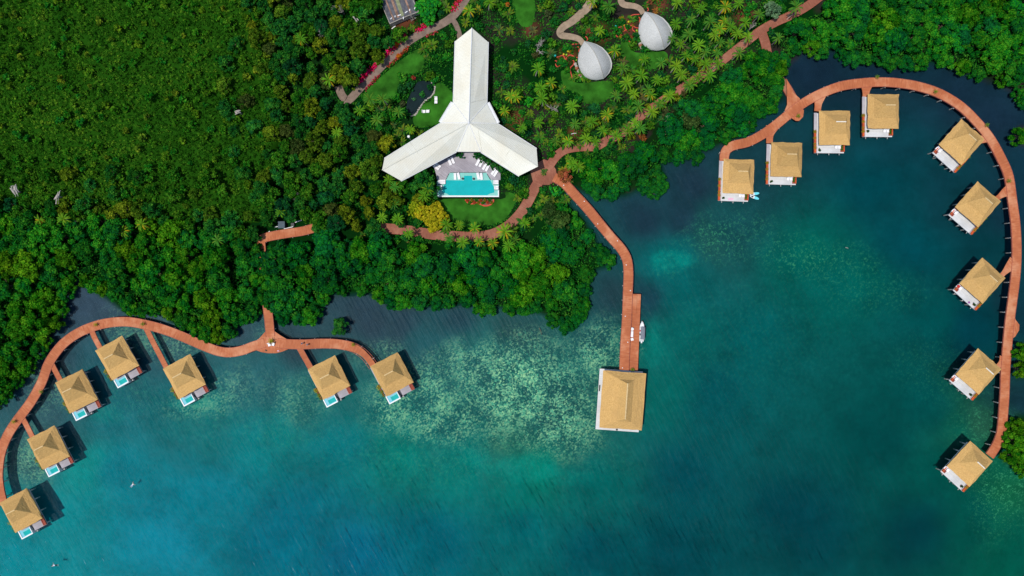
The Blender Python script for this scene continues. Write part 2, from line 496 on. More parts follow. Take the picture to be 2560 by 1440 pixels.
P_M4 = [(1930, 120), (1940, 80), (2000, 40), (2080, 10), (2120, -60), (2640, -60), (2640, 280), (2555, 265), (2530, 225), (2480, 210), (2420, 190), (2385, 172), (2345, 158), (2300, 178), (2240, 175), (2215, 160), (2195, 155), (2150, 170), (2115, 160), (2085, 130), (2060, 145), (2040, 140), (2010, 128), (1985, 140), (1975, 165), (1960, 190)]
P_M7 = [(2535, 1032), (2640, 1020), (2640, 1210), (2560, 1195), (2530, 1180), (2506, 1150), (2505, 1120), (2518, 1080)]
LAND = [(-700, -700), (3300, -700), (3300, 330), (2640, 290), (2555, 265), (2530, 225), (2480, 205), (2420, 185), (2345, 155), (2240, 170), (2150, 160), (2085, 128), (2010, 125), (1975, 160), (1958, 205), (1962, 245), (1905, 298), (1850, 342), (1760, 380), (1705, 405), (1655, 408), (1668, 465), (1600, 475), (1530, 498), (1470, 488), (1430, 470), (1410, 490), (1470, 560), (1510, 625), (1520, 665), (1475, 690), (1470, 780), (1430, 815), (1380, 800), (1345, 785), (1250, 772), (1180, 765), (1070, 768), (985, 768), (920, 735), (830, 740), (765, 805), (690, 805), (655, 785), (590, 815), (540, 850), (455, 820), (390, 775), (310, 775), (240, 730), (180, 690), (165, 760), (120, 850), (30, 975), (-60, 1050), (-700, 1300)]
LANDS = [LAND, [(2540, 1035), (3300, 1000), (3300, 1300), (2560, 1190), (2510, 1150)], [(2548, 860), (3300, 840), (3300, 950), (2550, 945)], [(2545, 315), (3300, 290), (3300, 400), (2546, 360)]]

LAWNS = [
    [(905, 250), (925, 215), (960, 185), (1000, 152), (1045, 122), (1062, 130), (1055, 175), (1012, 190), (995, 215), (985, 255), (950, 262)],
    [(1088, 205), (1110, 212), (1136, 240), (1134, 275), (1108, 305), (1048, 320), (1032, 300), (1040, 284), (1056, 262), (1080, 248)],
    [(1108, 498), (1252, 498), (1262, 480), (1286, 486), (1290, 505), (1265, 545), (1230, 562), (1160, 566), (1130, 552), (1112, 530)],
    [(1402, 182), (1412, 176), (1424, 182), (1430, 200), (1450, 208), (1480, 205), (1530, 203), (1535, 222), (1510, 255), (1462, 258), (1448, 235), (1412, 218)],
    [(1552, 106), (1564, 101), (1576, 108), (1582, 126), (1600, 132), (1660, 128), (1668, 150), (1640, 172), (1580, 168), (1556, 146)],
    [(1282, 0), (1330, -10), (1338, 20), (1330, 62), (1305, 66), (1290, 40)],
]
POND = [(1045, 205), (1068, 203), (1084, 210), (1086, 222), (1080, 238), (1062, 252), (1048, 270), (1040, 284), (1028, 288), (1018, 282), (1016, 262), (1024, 240), (1034, 222)]
PAVILION = [(1136, 100), (1180, 66), (1224, 102), (1220, 262), (1244, 308), (1344, 368), (1346, 418), (1300, 440), (1200, 384), (1142, 384), (1006, 454), (954, 430), (960, 398), (1104, 306), (1132, 258)]
TERRACE = [(1085, 412), (1118, 394), (1142, 378), (1204, 378), (1230, 398), (1252, 432), (1254, 500), (1090, 500)]
T_POLY = [(-60, -60), (628, -60), (650, 40), (690, 90), (668, 150), (705, 200), (690, 260), (712, 320), (668, 380), (690, 430), (640, 490), (655, 540), (600, 560), (520, 540), (450, 550), (380, 525), (300, 532), (200, 505), (100, 515), (30, 500), (-60, 515)]
J_POLY = [(600, -40), (900, -40), (946, -30), (950, 40), (985, 78), (1060, 66), (1085, 62), (1000, 112), (930, 165), (868, 232), (850, 235), (862, 290), (900, 330), (960, 345), (1000, 365), (962, 395), (948, 440), (1010, 462), (1085, 425), (1085, 490), (1055, 500), (980, 505), (930, 530), (900, 565), (800, 570), (780, 558), (700, 535), (650, 560), (610, 545), (625, 490), (650, 430), (678, 320), (665, 210), (640, 100), (612, 40)]
HUTS = [(1487, 150), (1639, 76)]
PATHS_PX = {
    'west': [(8, 1262), (3, 1245), (-3, 1215), (-5, 1180), (2, 1130), (20, 1086), (45, 1048), (78, 1003), (104, 955), (120, 912), (140, 880), (165, 853), (200, 830), (240, 814), (280, 806), (320, 804.5), (360, 811), (400, 821), (440, 835), (480, 852), (515, 867), (548, 878.5), (575, 881), (605, 876), (632, 866), (662, 857)],
    'west_east': [(692, 857), (715, 860), (760, 861), (800, 859), (840, 860), (875, 866), (900, 878), (918, 894), (934, 916)],
    'stem': [(676, 842), (672, 800), (667, 760), (662, 720), (657, 680), (654, 650), (653, 622), (652, 606), (658, 596), (680, 590), (720, 583), (755, 578), (785, 570)],
    'garden': [(938, 571), (952, 570.5), (990, 573), (1040, 579), (1080, 586), (1130, 590), (1180, 592), (1220, 588), (1250, 577), (1278, 558), (1302, 532), (1320, 504), (1334, 476), (1345, 456), (1352, 440)],
    'north': [(1372, 418), (1385, 398), (1402, 381), (1425, 371), (1460, 367), (1490, 366), (1520, 350), (1560, 330), (1600, 292), (1650, 256), (1700, 224), (1750, 190), (1800, 156), (1850, 117), (1878, 95), (1902, 76), (1940, 55), (1980, 37), (2020, 14), (2055, -12)],
    'loop': [(1811, 402), (1811, 390), (1815, 377), (1825, 368), (1840, 362), (1870, 355), (1905, 337), (1940, 312), (1980, 279), (2010, 257), (2050, 235), (2100, 216), (2150, 208), (2200, 205), (2250, 208), (2300, 217), (2350, 234), (2400, 264), (2440, 302), (2475, 345), (2503, 395), (2522, 440), (2531, 500), (2539, 560), (2542, 620), (2540, 680), (2533, 740), (2525, 800), (2519, 860), (2514, 920), (2512, 980), (2508, 1040), (2504, 1078), (2496, 1104), (2484, 1126), (2474, 1140)],
    'pier': [(1385, 443), (1410, 458), (1440, 490), (1470, 523), (1505, 566), (1530, 596), (1553, 622), (1567, 648), (1571, 680), (1570, 720), (1567, 800), (1563, 860), (1560, 932)],
    'link': [(1905, 82), (1914, 110), (1922, 150), (1940, 190), (1962, 212), (1978, 238), (1992, 262)],
    'gravel': [(845, 215), (856, 240), (872, 250), (905, 215), (940, 180), (975, 145), (1015, 108), (1060, 80), (1100, 62), (1128, 44), (1150, 20), (1170, -12)],
    'gravel_spur': [(1128, 44), (1140, 62), (1148, 85), (1150, 100)],
    'sand_one': [(1478, -8), (1474, 10), (1455, 32), (1432, 52), (1410, 66), (1400, 78), (1404, 88), (1430, 92), (1448, 98), (1458, 110)],
    'sand_two': [(1553, -10), (1553, 4), (1562, 12), (1585, 15), (1600, 22), (1608, 34)],
}

# ------------------------------------------------------------------ the ground: one sheet, land and sea bed
def build_ground():
    step = 0.62
    xs = np.arange(-185, 185.01, step); ys = np.arange(-115, 118.01, step)
    far = [-2400, -900, -320]
    xs = np.concatenate([far, xs, [-v for v in far[::-1]]]); ys = np.concatenate([far, ys, [-v for v in far[::-1]]])
    X, Y = np.meshgrid(xs, ys); X = X.ravel(); Y = Y.ravel()
    px = X * F / H + 1280; py = 720 - Y * F / H
    ins = np.zeros(px.shape, bool); d = np.full(px.shape, 1e9)
    for L in LANDS:
        ins |= inpoly(px, py, L); d = np.minimum(d, distline(px, py, L, True))
    d = d / 8.533 * np.where(ins, 1, -1)              # metres, inland positive
    d = d + (fbm(X * 0.2, Y * 0.2, 5) - 0.5) * 2
    # control points: photo px, colour seen there, sky's blue-grey reflection painted in
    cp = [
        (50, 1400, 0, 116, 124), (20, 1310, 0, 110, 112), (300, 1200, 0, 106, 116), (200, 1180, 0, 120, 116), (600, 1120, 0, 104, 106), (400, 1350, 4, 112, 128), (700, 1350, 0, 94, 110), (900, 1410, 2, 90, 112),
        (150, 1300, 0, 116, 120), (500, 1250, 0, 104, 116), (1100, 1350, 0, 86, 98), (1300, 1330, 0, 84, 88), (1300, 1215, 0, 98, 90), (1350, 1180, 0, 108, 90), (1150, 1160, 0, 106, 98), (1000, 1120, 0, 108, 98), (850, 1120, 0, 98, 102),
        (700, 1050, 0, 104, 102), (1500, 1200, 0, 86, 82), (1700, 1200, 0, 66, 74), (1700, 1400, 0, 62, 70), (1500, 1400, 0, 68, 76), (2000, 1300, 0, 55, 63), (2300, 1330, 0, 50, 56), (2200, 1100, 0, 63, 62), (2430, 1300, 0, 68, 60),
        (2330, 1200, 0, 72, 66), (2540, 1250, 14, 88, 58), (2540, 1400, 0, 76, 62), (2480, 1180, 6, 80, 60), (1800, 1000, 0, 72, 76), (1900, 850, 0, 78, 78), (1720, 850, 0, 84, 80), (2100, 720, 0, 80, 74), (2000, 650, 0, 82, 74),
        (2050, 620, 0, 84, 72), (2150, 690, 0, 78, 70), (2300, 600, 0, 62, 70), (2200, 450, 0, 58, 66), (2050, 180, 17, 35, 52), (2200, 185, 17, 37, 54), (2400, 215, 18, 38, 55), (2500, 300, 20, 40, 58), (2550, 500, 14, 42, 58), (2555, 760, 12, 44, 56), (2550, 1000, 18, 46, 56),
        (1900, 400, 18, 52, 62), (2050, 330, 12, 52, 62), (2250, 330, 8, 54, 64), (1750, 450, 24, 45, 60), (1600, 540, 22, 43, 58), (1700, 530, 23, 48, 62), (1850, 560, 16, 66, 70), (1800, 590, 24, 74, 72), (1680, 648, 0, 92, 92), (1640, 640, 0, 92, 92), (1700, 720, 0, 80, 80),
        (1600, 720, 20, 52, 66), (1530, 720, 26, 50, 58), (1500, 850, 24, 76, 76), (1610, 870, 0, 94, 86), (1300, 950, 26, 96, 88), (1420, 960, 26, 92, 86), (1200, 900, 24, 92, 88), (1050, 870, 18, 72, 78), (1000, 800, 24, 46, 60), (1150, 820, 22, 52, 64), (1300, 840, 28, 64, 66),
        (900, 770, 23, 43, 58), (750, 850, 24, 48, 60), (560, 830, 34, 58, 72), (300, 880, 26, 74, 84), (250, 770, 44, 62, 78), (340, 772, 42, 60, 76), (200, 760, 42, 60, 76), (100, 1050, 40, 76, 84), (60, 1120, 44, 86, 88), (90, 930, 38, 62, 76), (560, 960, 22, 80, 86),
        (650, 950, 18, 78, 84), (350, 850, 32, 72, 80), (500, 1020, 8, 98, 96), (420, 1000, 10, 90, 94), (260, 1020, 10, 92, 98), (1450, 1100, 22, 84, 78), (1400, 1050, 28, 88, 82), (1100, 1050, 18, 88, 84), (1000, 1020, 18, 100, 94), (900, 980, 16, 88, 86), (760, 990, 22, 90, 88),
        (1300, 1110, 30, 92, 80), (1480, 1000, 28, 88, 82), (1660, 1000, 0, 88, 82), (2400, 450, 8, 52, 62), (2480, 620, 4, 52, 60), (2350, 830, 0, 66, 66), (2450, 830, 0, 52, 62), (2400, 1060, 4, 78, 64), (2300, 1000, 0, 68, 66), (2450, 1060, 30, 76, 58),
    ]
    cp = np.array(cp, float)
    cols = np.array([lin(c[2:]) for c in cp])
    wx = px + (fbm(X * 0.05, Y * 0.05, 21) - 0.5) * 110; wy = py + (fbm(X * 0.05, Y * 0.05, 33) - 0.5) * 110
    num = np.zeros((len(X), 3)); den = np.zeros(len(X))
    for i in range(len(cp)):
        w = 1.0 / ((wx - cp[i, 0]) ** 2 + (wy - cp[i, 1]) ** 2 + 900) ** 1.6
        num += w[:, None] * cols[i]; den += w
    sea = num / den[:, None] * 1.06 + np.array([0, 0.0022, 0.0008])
    # land: leaf mould, soil and undergrowth
    n = fbm(X * 0.12, Y * 0.12, 44); n2 = fbm(X * 0.5, Y * 0.5, 46)
    soil = np.array(lin((44, 40, 36))); mould = np.array(lin((8, 46, 12))); redsoil = np.array(lin((112, 62, 44)))
    land = mould + (soil - mould) * (np.clip((n - 0.42) * 5, 0, 1) * np.clip((px - 1190) / 40, 0.12, 1) * np.where(inpoly(px, py, P_M2) | inpoly(px, py, P_M3) | (py > 480), 0.15, 1))[:, None]
    rs = np.zeros(len(X))
    for (cx, cy, r) in ((1290, 300, 28), (1500, 85, 26), (1650, 10, 22), (1330, 75, 22), (1420, 140, 24), (1572, 66, 24), (1010, 60, 30), (1440, 330, 20), (1860, 40, 26)):
        rs = np.maximum(rs, np.clip(1.3 - np.hypot(px - cx, py - cy) / r, 0, 1))
    land = land + (redsoil - land) * (rs * np.clip(n2 * 1.6, 0, 1))[:, None]
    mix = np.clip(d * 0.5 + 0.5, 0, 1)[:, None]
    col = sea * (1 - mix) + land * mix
    # reef masks
    reef = np.zeros(len(X)); weed = np.zeros(len(X))

    def blob(a, cx, cy, rx, ry, s, rot=0):
        c, q = math.cos(rot), math.sin(rot)
        u = ((wx - cx) * c + (wy - cy) * q) / rx; v = (-(wx - cx) * q + (wy - cy) * c) / ry
        return np.maximum(a, s * np.clip((1.6 - np.hypot(u, v) * (0.75 + 0.5 * fbm(X * 0.09, Y * 0.09, 77))) * 0.9, 0, 1))
    for b in ((1320, 985, 150, 100, 1.0, 0.1), (1215, 945, 80, 62, .8), (1410, 1040, 90, 80, .95), (1040, 990, 110, 70, .75), (1500, 900, 70, 90, .7), (990, 1010, 60, 40, .8), (1100, 1040, 100, 50, .7), (520, 985, 70, 40, .35), (740, 980, 90, 45, .3), (380, 850, 110, 40, .35), (60, 1130, 50, 70, .5), (100, 960, 50, 50, .3), (950, 870, 60, 40, .35), (480, 1020, 60, 30, .45), (660, 830, 50, 30, .2), (320, 780, 60, 20, .15)):
        reef = blob(reef, *b)
    for b in ((2040, 640, 130, 60, .75, 0.3), (1810, 590, 90, 45, .8), (1900, 560, 70, 40, .45), (2180, 730, 120, 50, .35), (1680, 650, 55, 28, .5), (2520, 1240, 70, 90, .8), (2450, 1080, 70, 70, .55), (2380, 940, 120, 60, .25), (1150, 1150, 330, 50, .35), (300, 990, 110, 40, .3), (640, 1070, 200, 50, .3), (1850, 850, 250, 180, .14), (2150, 640, 60, 50, .5)):
        weed = blob(weed, *b)
    sand = np.zeros(len(X))
    for b in ((1672, 648, 40, 17, .6, .15), (1640, 636, 18, 14, .7), (1700, 655, 30, 12, .6), (1350, 1185, 110, 22, .45, 0.12), (1160, 1120, 90, 25, .3, .3), (1625, 860, 18, 60, .35), (470, 1010, 40, 16, .5), (240, 1025, 40, 18, .35)): sand = blob(sand, *b)
    reef *= (1 - mix[:, 0]); weed *= (1 - mix[:, 0])
    z = np.where(d > 0, np.clip(0.12 + d * 0.1, 0.12, 0.4), np.clip(d * 0.22, -1.1, 0.1))
    deep = np.clip((py - 1050) / 250, 0, 1) + np.clip((px - 1650) / 200, 0, 1) * np.clip((py - 420) / 200, 0, 1)
    z = z - np.where(d < -3, np.clip(deep, 0, 1) * 2.2, 0) * np.clip((-d - 3) / 8, 0, 1)
    V = np.stack([X, Y, z], 1)
    ny, nx = len(ys), len(xs)
    i = np.arange(ny * nx).reshape(ny, nx)
    Q = np.stack([i[:-1, :-1].ravel(), i[:-1, 1:].ravel(), i[1:, 1:].ravel(), i[1:, :-1].ravel()], 1)
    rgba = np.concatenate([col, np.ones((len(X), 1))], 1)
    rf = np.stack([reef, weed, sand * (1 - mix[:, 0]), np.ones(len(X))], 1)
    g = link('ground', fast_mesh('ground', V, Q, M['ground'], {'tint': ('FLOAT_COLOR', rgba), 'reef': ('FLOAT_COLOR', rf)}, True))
    tag(g, kind='structure')
    # the water: one sheet at z = 0, ruffled where it is open to the wind
    xs = np.concatenate([[-2400, -600], np.arange(-190, 191, 5.0), [600, 2400]]); ys = np.concatenate([[-2400, -600], np.arange(-120, 121, 5.0), [600, 2400]])
    X, Y = np.meshgrid(xs, ys); X = X.ravel(); Y = Y.ravel()
    px = X * F / H + 1280; py = 720 - Y * F / H
    op = np.clip((py - 880 + (1280 - px) * 0.12) / 420, 0.0, 1) * np.clip(1.25 - (px - 1100) / 1500, 0.25, 1)
    op = np.maximum(op * np.clip(px / 800, 0.55, 1), 0.12)
    i = np.arange(len(X)).reshape(len(ys), len(xs))
    Q = np.stack([i[:-1, :-1].ravel(), i[:-1, 1:].ravel(), i[1:, 1:].ravel(), i[1:, :-1].ravel()], 1)
    w = link('water', fast_mesh('water', np.stack([X, Y, X * 0], 1), Q, M['water'], {'open': ('FLOAT', op)}, True))
    tag(w, kind='structure')


build_ground()

# ------------------------------------------------------------------ lawns, pond, paths
def wpoly(poly, z):
    return [W(p[0], p[1], z)[:2] for p in poly]


def smooth_poly(poly, n=4):
    out = []
    m = len(poly)
    for i in range(m):
        p0, p1, p2, p3 = (Vector(poly[(i + k - 1) % m][:2]) for k in range(4))
        for j in range(n):
            t = j / n
            out.append(tuple(0.5 * ((2 * p1) + (p2 - p0) * t + (2 * p0 - 5 * p1 + 4 * p2 - p3) * t * t + (3 * p1 - p0 - 3 * p2 + p3) * t ** 3)))
    return out


def smooth_line(pts, n=5):
    out = []
    m = len(pts)
    for i in range(m - 1):
        p0, p1, p2, p3 = (Vector(pts[min(max(i + k - 1, 0), m - 1)][:2]) for k in range(4))
        for j in range(n):
            t = j / n
            out.append(tuple(0.5 * ((2 * p1) + (p2 - p0) * t + (2 * p0 - 5 * p1 + 4 * p2 - p3) * t * t + (3 * p1 - p0 - 3 * p2 + p3) * t ** 3)))
    out.append(tuple(pts[-1][:2]))
    return out


for i, L in enumerate(LAWNS):
    o = MB().prism(smooth_poly(wpoly(L, 0.43)), 0.3, 0.43).build('lawn', M['lawn'])
    tag(o, kind='structure')

pond_w = smooth_poly(wpoly(POND, 0.46))
t = thing('garden_pond', 'dark kidney-shaped garden pond with a pale stone rim on the lawn', 'pond', (*W(1050, 245)[:2], 0.4))
MB().prism(pond_w, 0.3, 0.455).build('pond_water', M['pondwater'], t, True)
rim = smooth_line([W(*p, 0.5)[:2] for p in [(1080, 206), (1086, 212), (1087, 222), (1081, 238), (1063, 252), (1049, 270), (1041, 284), (1029, 289), (1018, 284)]], 6)
rm = MB()
for i, p in enumerate(rim):
    rm.ball((p[0] + random.uniform(-.1, .1), p[1] + random.uniform(-.1, .1), 0.5), random.uniform(0.18, 0.32), 7, 5, (1, 1, 0.7))
rm.build('stone_rim', M['stone'], t, True)


def ribbon(mb, pts, width, z0, z1, uoff=0.0):
    """a slab along a line of world points; uv.x = metres along it"""
    P = [Vector(p[:2]) for p in pts]
    n0 = len(mb.v); L = uoff
    w = width if callable(width) else (lambda t: width)
    n = len(P); total = sum((P[i + 1] - P[i]).length for i in range(n - 1)); acc = 0
    for i, p in enumerate(P):
        tv = (P[min(i + 1, n - 1)] - P[max(i - 1, 0)]).normalized()
        nv = Vector((-tv.y, tv.x))
        if i: acc += (P[i] - P[i - 1]).length
        hw = w(acc / max(total, 1e-6)) / 2
        for sgn in (1, -1):
            q = p + nv * hw * sgn
            for z in (z1, z0):
                mb.uv[len(mb.v)] = (uoff + acc, sgn * hw)
                mb.v.append((q.x, q.y, z))
    for i in range(n - 1):
        a = n0 + i * 4; b = a + 4
        mb.f += [(a, a + 2, b + 2, b), (a + 1, b + 1, b + 3, a + 3), (a, b, b + 1, a + 1), (a + 2, a + 3, b + 3, b + 2)]
    mb.f += [(n0, n0 + 1, n0 + 3, n0 + 2), (n0 + n * 4 - 4, n0 + n * 4 - 2, n0 + n * 4 - 1, n0 + n * 4 - 3)]
    return acc


def offset_line(pts, off):
    P = [Vector(p[:2]) for p in pts]; out = []
    for i, p in enumerate(P):
        tv = (P[min(i + 1, len(P) - 1)] - P[max(i - 1, 0)]).normalized()
        out.append(tuple(p + Vector((-tv.y, tv.x)) * off))
    return out


def along(pts, step):
    """points every step metres"""
    P = [Vector(p[:2]) for p in pts]; out = []; acc = step * 0.5
    for i in range(len(P) - 1):
        seg = (P[i + 1] - P[i]).length
        while acc <= seg:
            out.append((P[i] + (P[i + 1] - P[i]) * (acc / seg), (P[i + 1] - P[i]).normalized())); acc += step
        acc -= seg
    return out


def wline(key, z, n=5):
    return smooth_line([W(*p, z)[:2] for p in PATHS_PX[key]], n)


def flat_path(key, width, z, mat, name='path'):
    mb = MB(); ribbon(mb, wline(key, z), width, z - 0.2, z)
    tag(mb.build(name, mat), kind='structure')


flat_path('gravel', 2.3, 0.45, M['gravel'])
flat_path('gravel_spur', 1.5, 0.446, M['gravel'])
flat_path('sand_one', lambda t: 2.6 - 1.0 * t, 0.45, M['sandpath'])
flat_path('sand_two', lambda t: 2.0 - 0.5 * t, 0.45, M['sandpath'])

DZ = 1.8


def piles(line, root, half, step=4.4, zt=DZ - 0.2, sides=(1, -1), out=0.45):
    for p, tv in along(line, step):
        nv = Vector((-tv.y, tv.x))
        for s in sides:
            q = p + nv * s * (half - 0.15)
            mb = MB().tube([(q.x, q.y, -1.0), (q.x, q.y, zt)], 0.16, 7)
            e = q + nv * s * out
            mb.tube([(q.x, q.y, zt - 0.35), (e.x, e.y, zt - 0.35)], 0.11, 6)
            mb.build('pile', M['pile'], root, True)


def boardwalk(name, label, segs, spurs, patches, mat, loc, pile_segs=(), z=DZ, kerb=True):
    t = thing(name, label, 'boardwalk', (*W(*loc)[:2], 0))
    for k, (key, width) in enumerate(segs):
        ln = wline(key, z)
        mb = MB(); ribbon(mb, ln, width, z - 0.22, z - 0.006 * k)
        mb.build('deck', mat, t, True)
        if kerb:
            for s in (1, -1):
                w0 = width if not callable(width) else width(0.5)
                kb = MB()
                ribbon(kb, offset_line(ln, s * (w0 / 2 + 0.06)), 0.11, z - 0.34, z + 0.05)
                kb.build('edge_beam', M['beam'], t, True)
        if key in pile_segs:
            piles(ln, t, (width if not callable(width) else width(0.5)) / 2)
    for k, (pts, width) in enumerate(spurs):
        ln = smooth_line([W(*p, z)[:2] for p in pts], 4)
        mb = MB(); ribbon(mb, ln, width, z - 0.22, z - 0.03 - 0.004 * k)
        o = mb.build('spur_deck', mat, t, True)
        if not callable(width):
            for s in (1, -1):
                kb = MB(); ribbon(kb, offset_line(ln, s * (width / 2 + 0.05)), 0.09, z - 0.3, z - 0.01 - 0.004 * k)
                kb.build('edge_beam', M['beam'], o, True)
    for k, poly in enumerate(patches):
        pw = [W(*p, z)[:2] for p in poly]
        mb = MB().prism(pw, z - 0.2, z - 0.055 - 0.004 * k)
        for i, v in enumerate(mb.v): mb.uv[i] = (v[0] * 0.98 + v[1] * 0.2, v[1])
        mb.build('platform', mat, t, True)
    return t


boardwalk('boardwalk', 'curved red timber boardwalk on piles linking the western thatched villas with plunge pools', [('west', 2.55), ('west_east', lambda t: 2.6 if t < 0.7 else 2.6 - 0.8 * min(1, (t - 0.7) * 6)), ('stem', 2.4)],
          [([(227, 822), (236, 844), (251, 872)], 1.35), ([(128, 908), (138, 928), (150, 950)], 1.35), ([(56, 1046), (66, 1064), (80, 1092)], 1.35), ([(362, 815), (382, 855), (415, 918)], 1.35), ([(744, 862), (756, 884), (777, 921)], 1.45)],
          [[(664, 828), (686, 828), (700, 838), (722, 851), (722, 872), (706, 879), (690, 883), (670, 883), (652, 880), (636, 874), (632, 858), (648, 846)]], M['boards'], (660, 860), ('west', 'west_east', 'stem'))

boardwalk('boardwalk', 'long looping red timber boardwalk on piles serving the eastern thatched villas', [('loop', 2.5)],
          [([(1930, 318), (1925, 334), (1924, 358)], lambda t: 3.6 - 1.7 * min(1, t * 1.6)), ([(2050, 236), (2047, 252), (2044, 278)], lambda t: 3.8 - 1.9 * min(1, t * 1.6)), ([(2168, 208), (2166, 222), (2165, 244)], lambda t: 3.8 - 1.9 * min(1, t * 1.6)),
           ([(2474, 340), (2464, 345), (2448, 352)], lambda t: 3.2 - 1.5 * t), ([(2530, 474), (2512, 482), (2488, 500)], lambda t: 4.0 - 2.6 * min(1, t * 1.5)), ([(2538, 655), (2522, 670), (2500, 694)], lambda t: 4.0 - 2.6 * min(1, t * 1.5)), ([(2514, 896), (2506, 908), (2488, 920)], lambda t: 3.6 - 2.2 * min(1, t * 1.5))],
          [[(1966, 196), (1972, 206), (1984, 232), (2000, 246), (1998, 266), (1974, 284), (1962, 276), (1968, 262), (1968, 225)], [(1978, 294), (2004, 268), (2010, 276), (2008, 292), (1998, 302), (1990, 302)], [(2534, 786), (2540, 800), (2549, 812), (2548, 826), (2538, 842), (2528, 848)]], M['boards'], (2540, 680), ('loop',))

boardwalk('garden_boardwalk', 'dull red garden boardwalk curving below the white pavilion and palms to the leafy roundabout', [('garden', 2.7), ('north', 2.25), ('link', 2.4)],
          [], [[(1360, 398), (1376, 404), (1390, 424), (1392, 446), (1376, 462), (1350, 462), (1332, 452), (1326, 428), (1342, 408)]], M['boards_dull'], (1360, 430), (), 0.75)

# pier with landing
tp = thing('pier', 'straight red timber pier with a lower boat landing leading to the big thatched overwater hall', 'pier', (*W(1565, 760)[:2], 0))
ln = wline('pier', DZ)
mb = MB(); ribbon(mb, ln, lambda t: 2.5 + 0.1 * t, DZ - 0.25, DZ); mb.build('deck', M['boards'], tp, True)
for s in (1, -1):
    kb = MB(); ribbon(kb, offset_line(ln, s * 1.36), 0.11, DZ - 0.34, DZ + 0.04); kb.build('edge_beam', M['beam'], tp, True)
piles(ln, tp, 1.3, 4.2, DZ - 0.25)
lz = 1.0
a, b = W(1590.5, 735, lz), W(1582.5, 934, lz)
mb = MB(); ribbon(mb, [(a[0] + (b[0] - a[0]) * k / 12, a[1] + (b[1] - a[1]) * k / 12) for k in range(13)], 2.75, lz - 0.25, lz); mb.build('lower_deck', M['boards'], tp, True)
a, b = W(1587, 736, 1.4), W(1584.5, 784, 1.4)
mb = MB(); ribbon(mb, [(a[0] + (b[0] - a[0]) * k / 4, a[1] + (b[1] - a[1]) * k / 4) for k in range(5)], 1.35, 1.02, 1.4); mb.build('step', M['boards'], tp, True)
for k, (p, tv) in enumerate(along(ln, 7.5)):
    nv = Vector((-tv.y, tv.x)) * (0.7 if k % 2 else -0.5)
    MB().disc((p.x + nv.x, p.y + nv.y, DZ + 0.004), 0.14, 0.07, 10).build('deck_light', M['white'], tp, True)

# ------------------------------------------------------------------ foliage meshes
LEAFV = {}


def leaf_cards(P, Nn, size, tone, r, aspect=0.62):
    """one quad per leaf clump, lying on normal Nn"""
    n = len(P)
    a = r.normal(size=(n, 3)); t = np.cross(Nn, a); t /= np.linalg.norm(t, axis=1)[:, None] + 1e-9
    b = np.cross(Nn, t)
    s = size[:, None]
    V = np.stack([P - t * s, P - b * s * aspect, P + t * s, P + b * s * aspect], 1).reshape(-1, 3)
    Q = np.arange(n * 4).reshape(n, 4)
    return V, Q, np.repeat(tone, 4)


ICO = None


def ico():
    global ICO
    if ICO is None:
        bm = bmesh.new(); bmesh.ops.create_icosphere(bm, subdivisions=2, radius=1)
        ICO = (np.array([v.co[:] for v in bm.verts]), [[v.index for v in f.verts] for f in bm.faces]); bm.free()
    return ICO


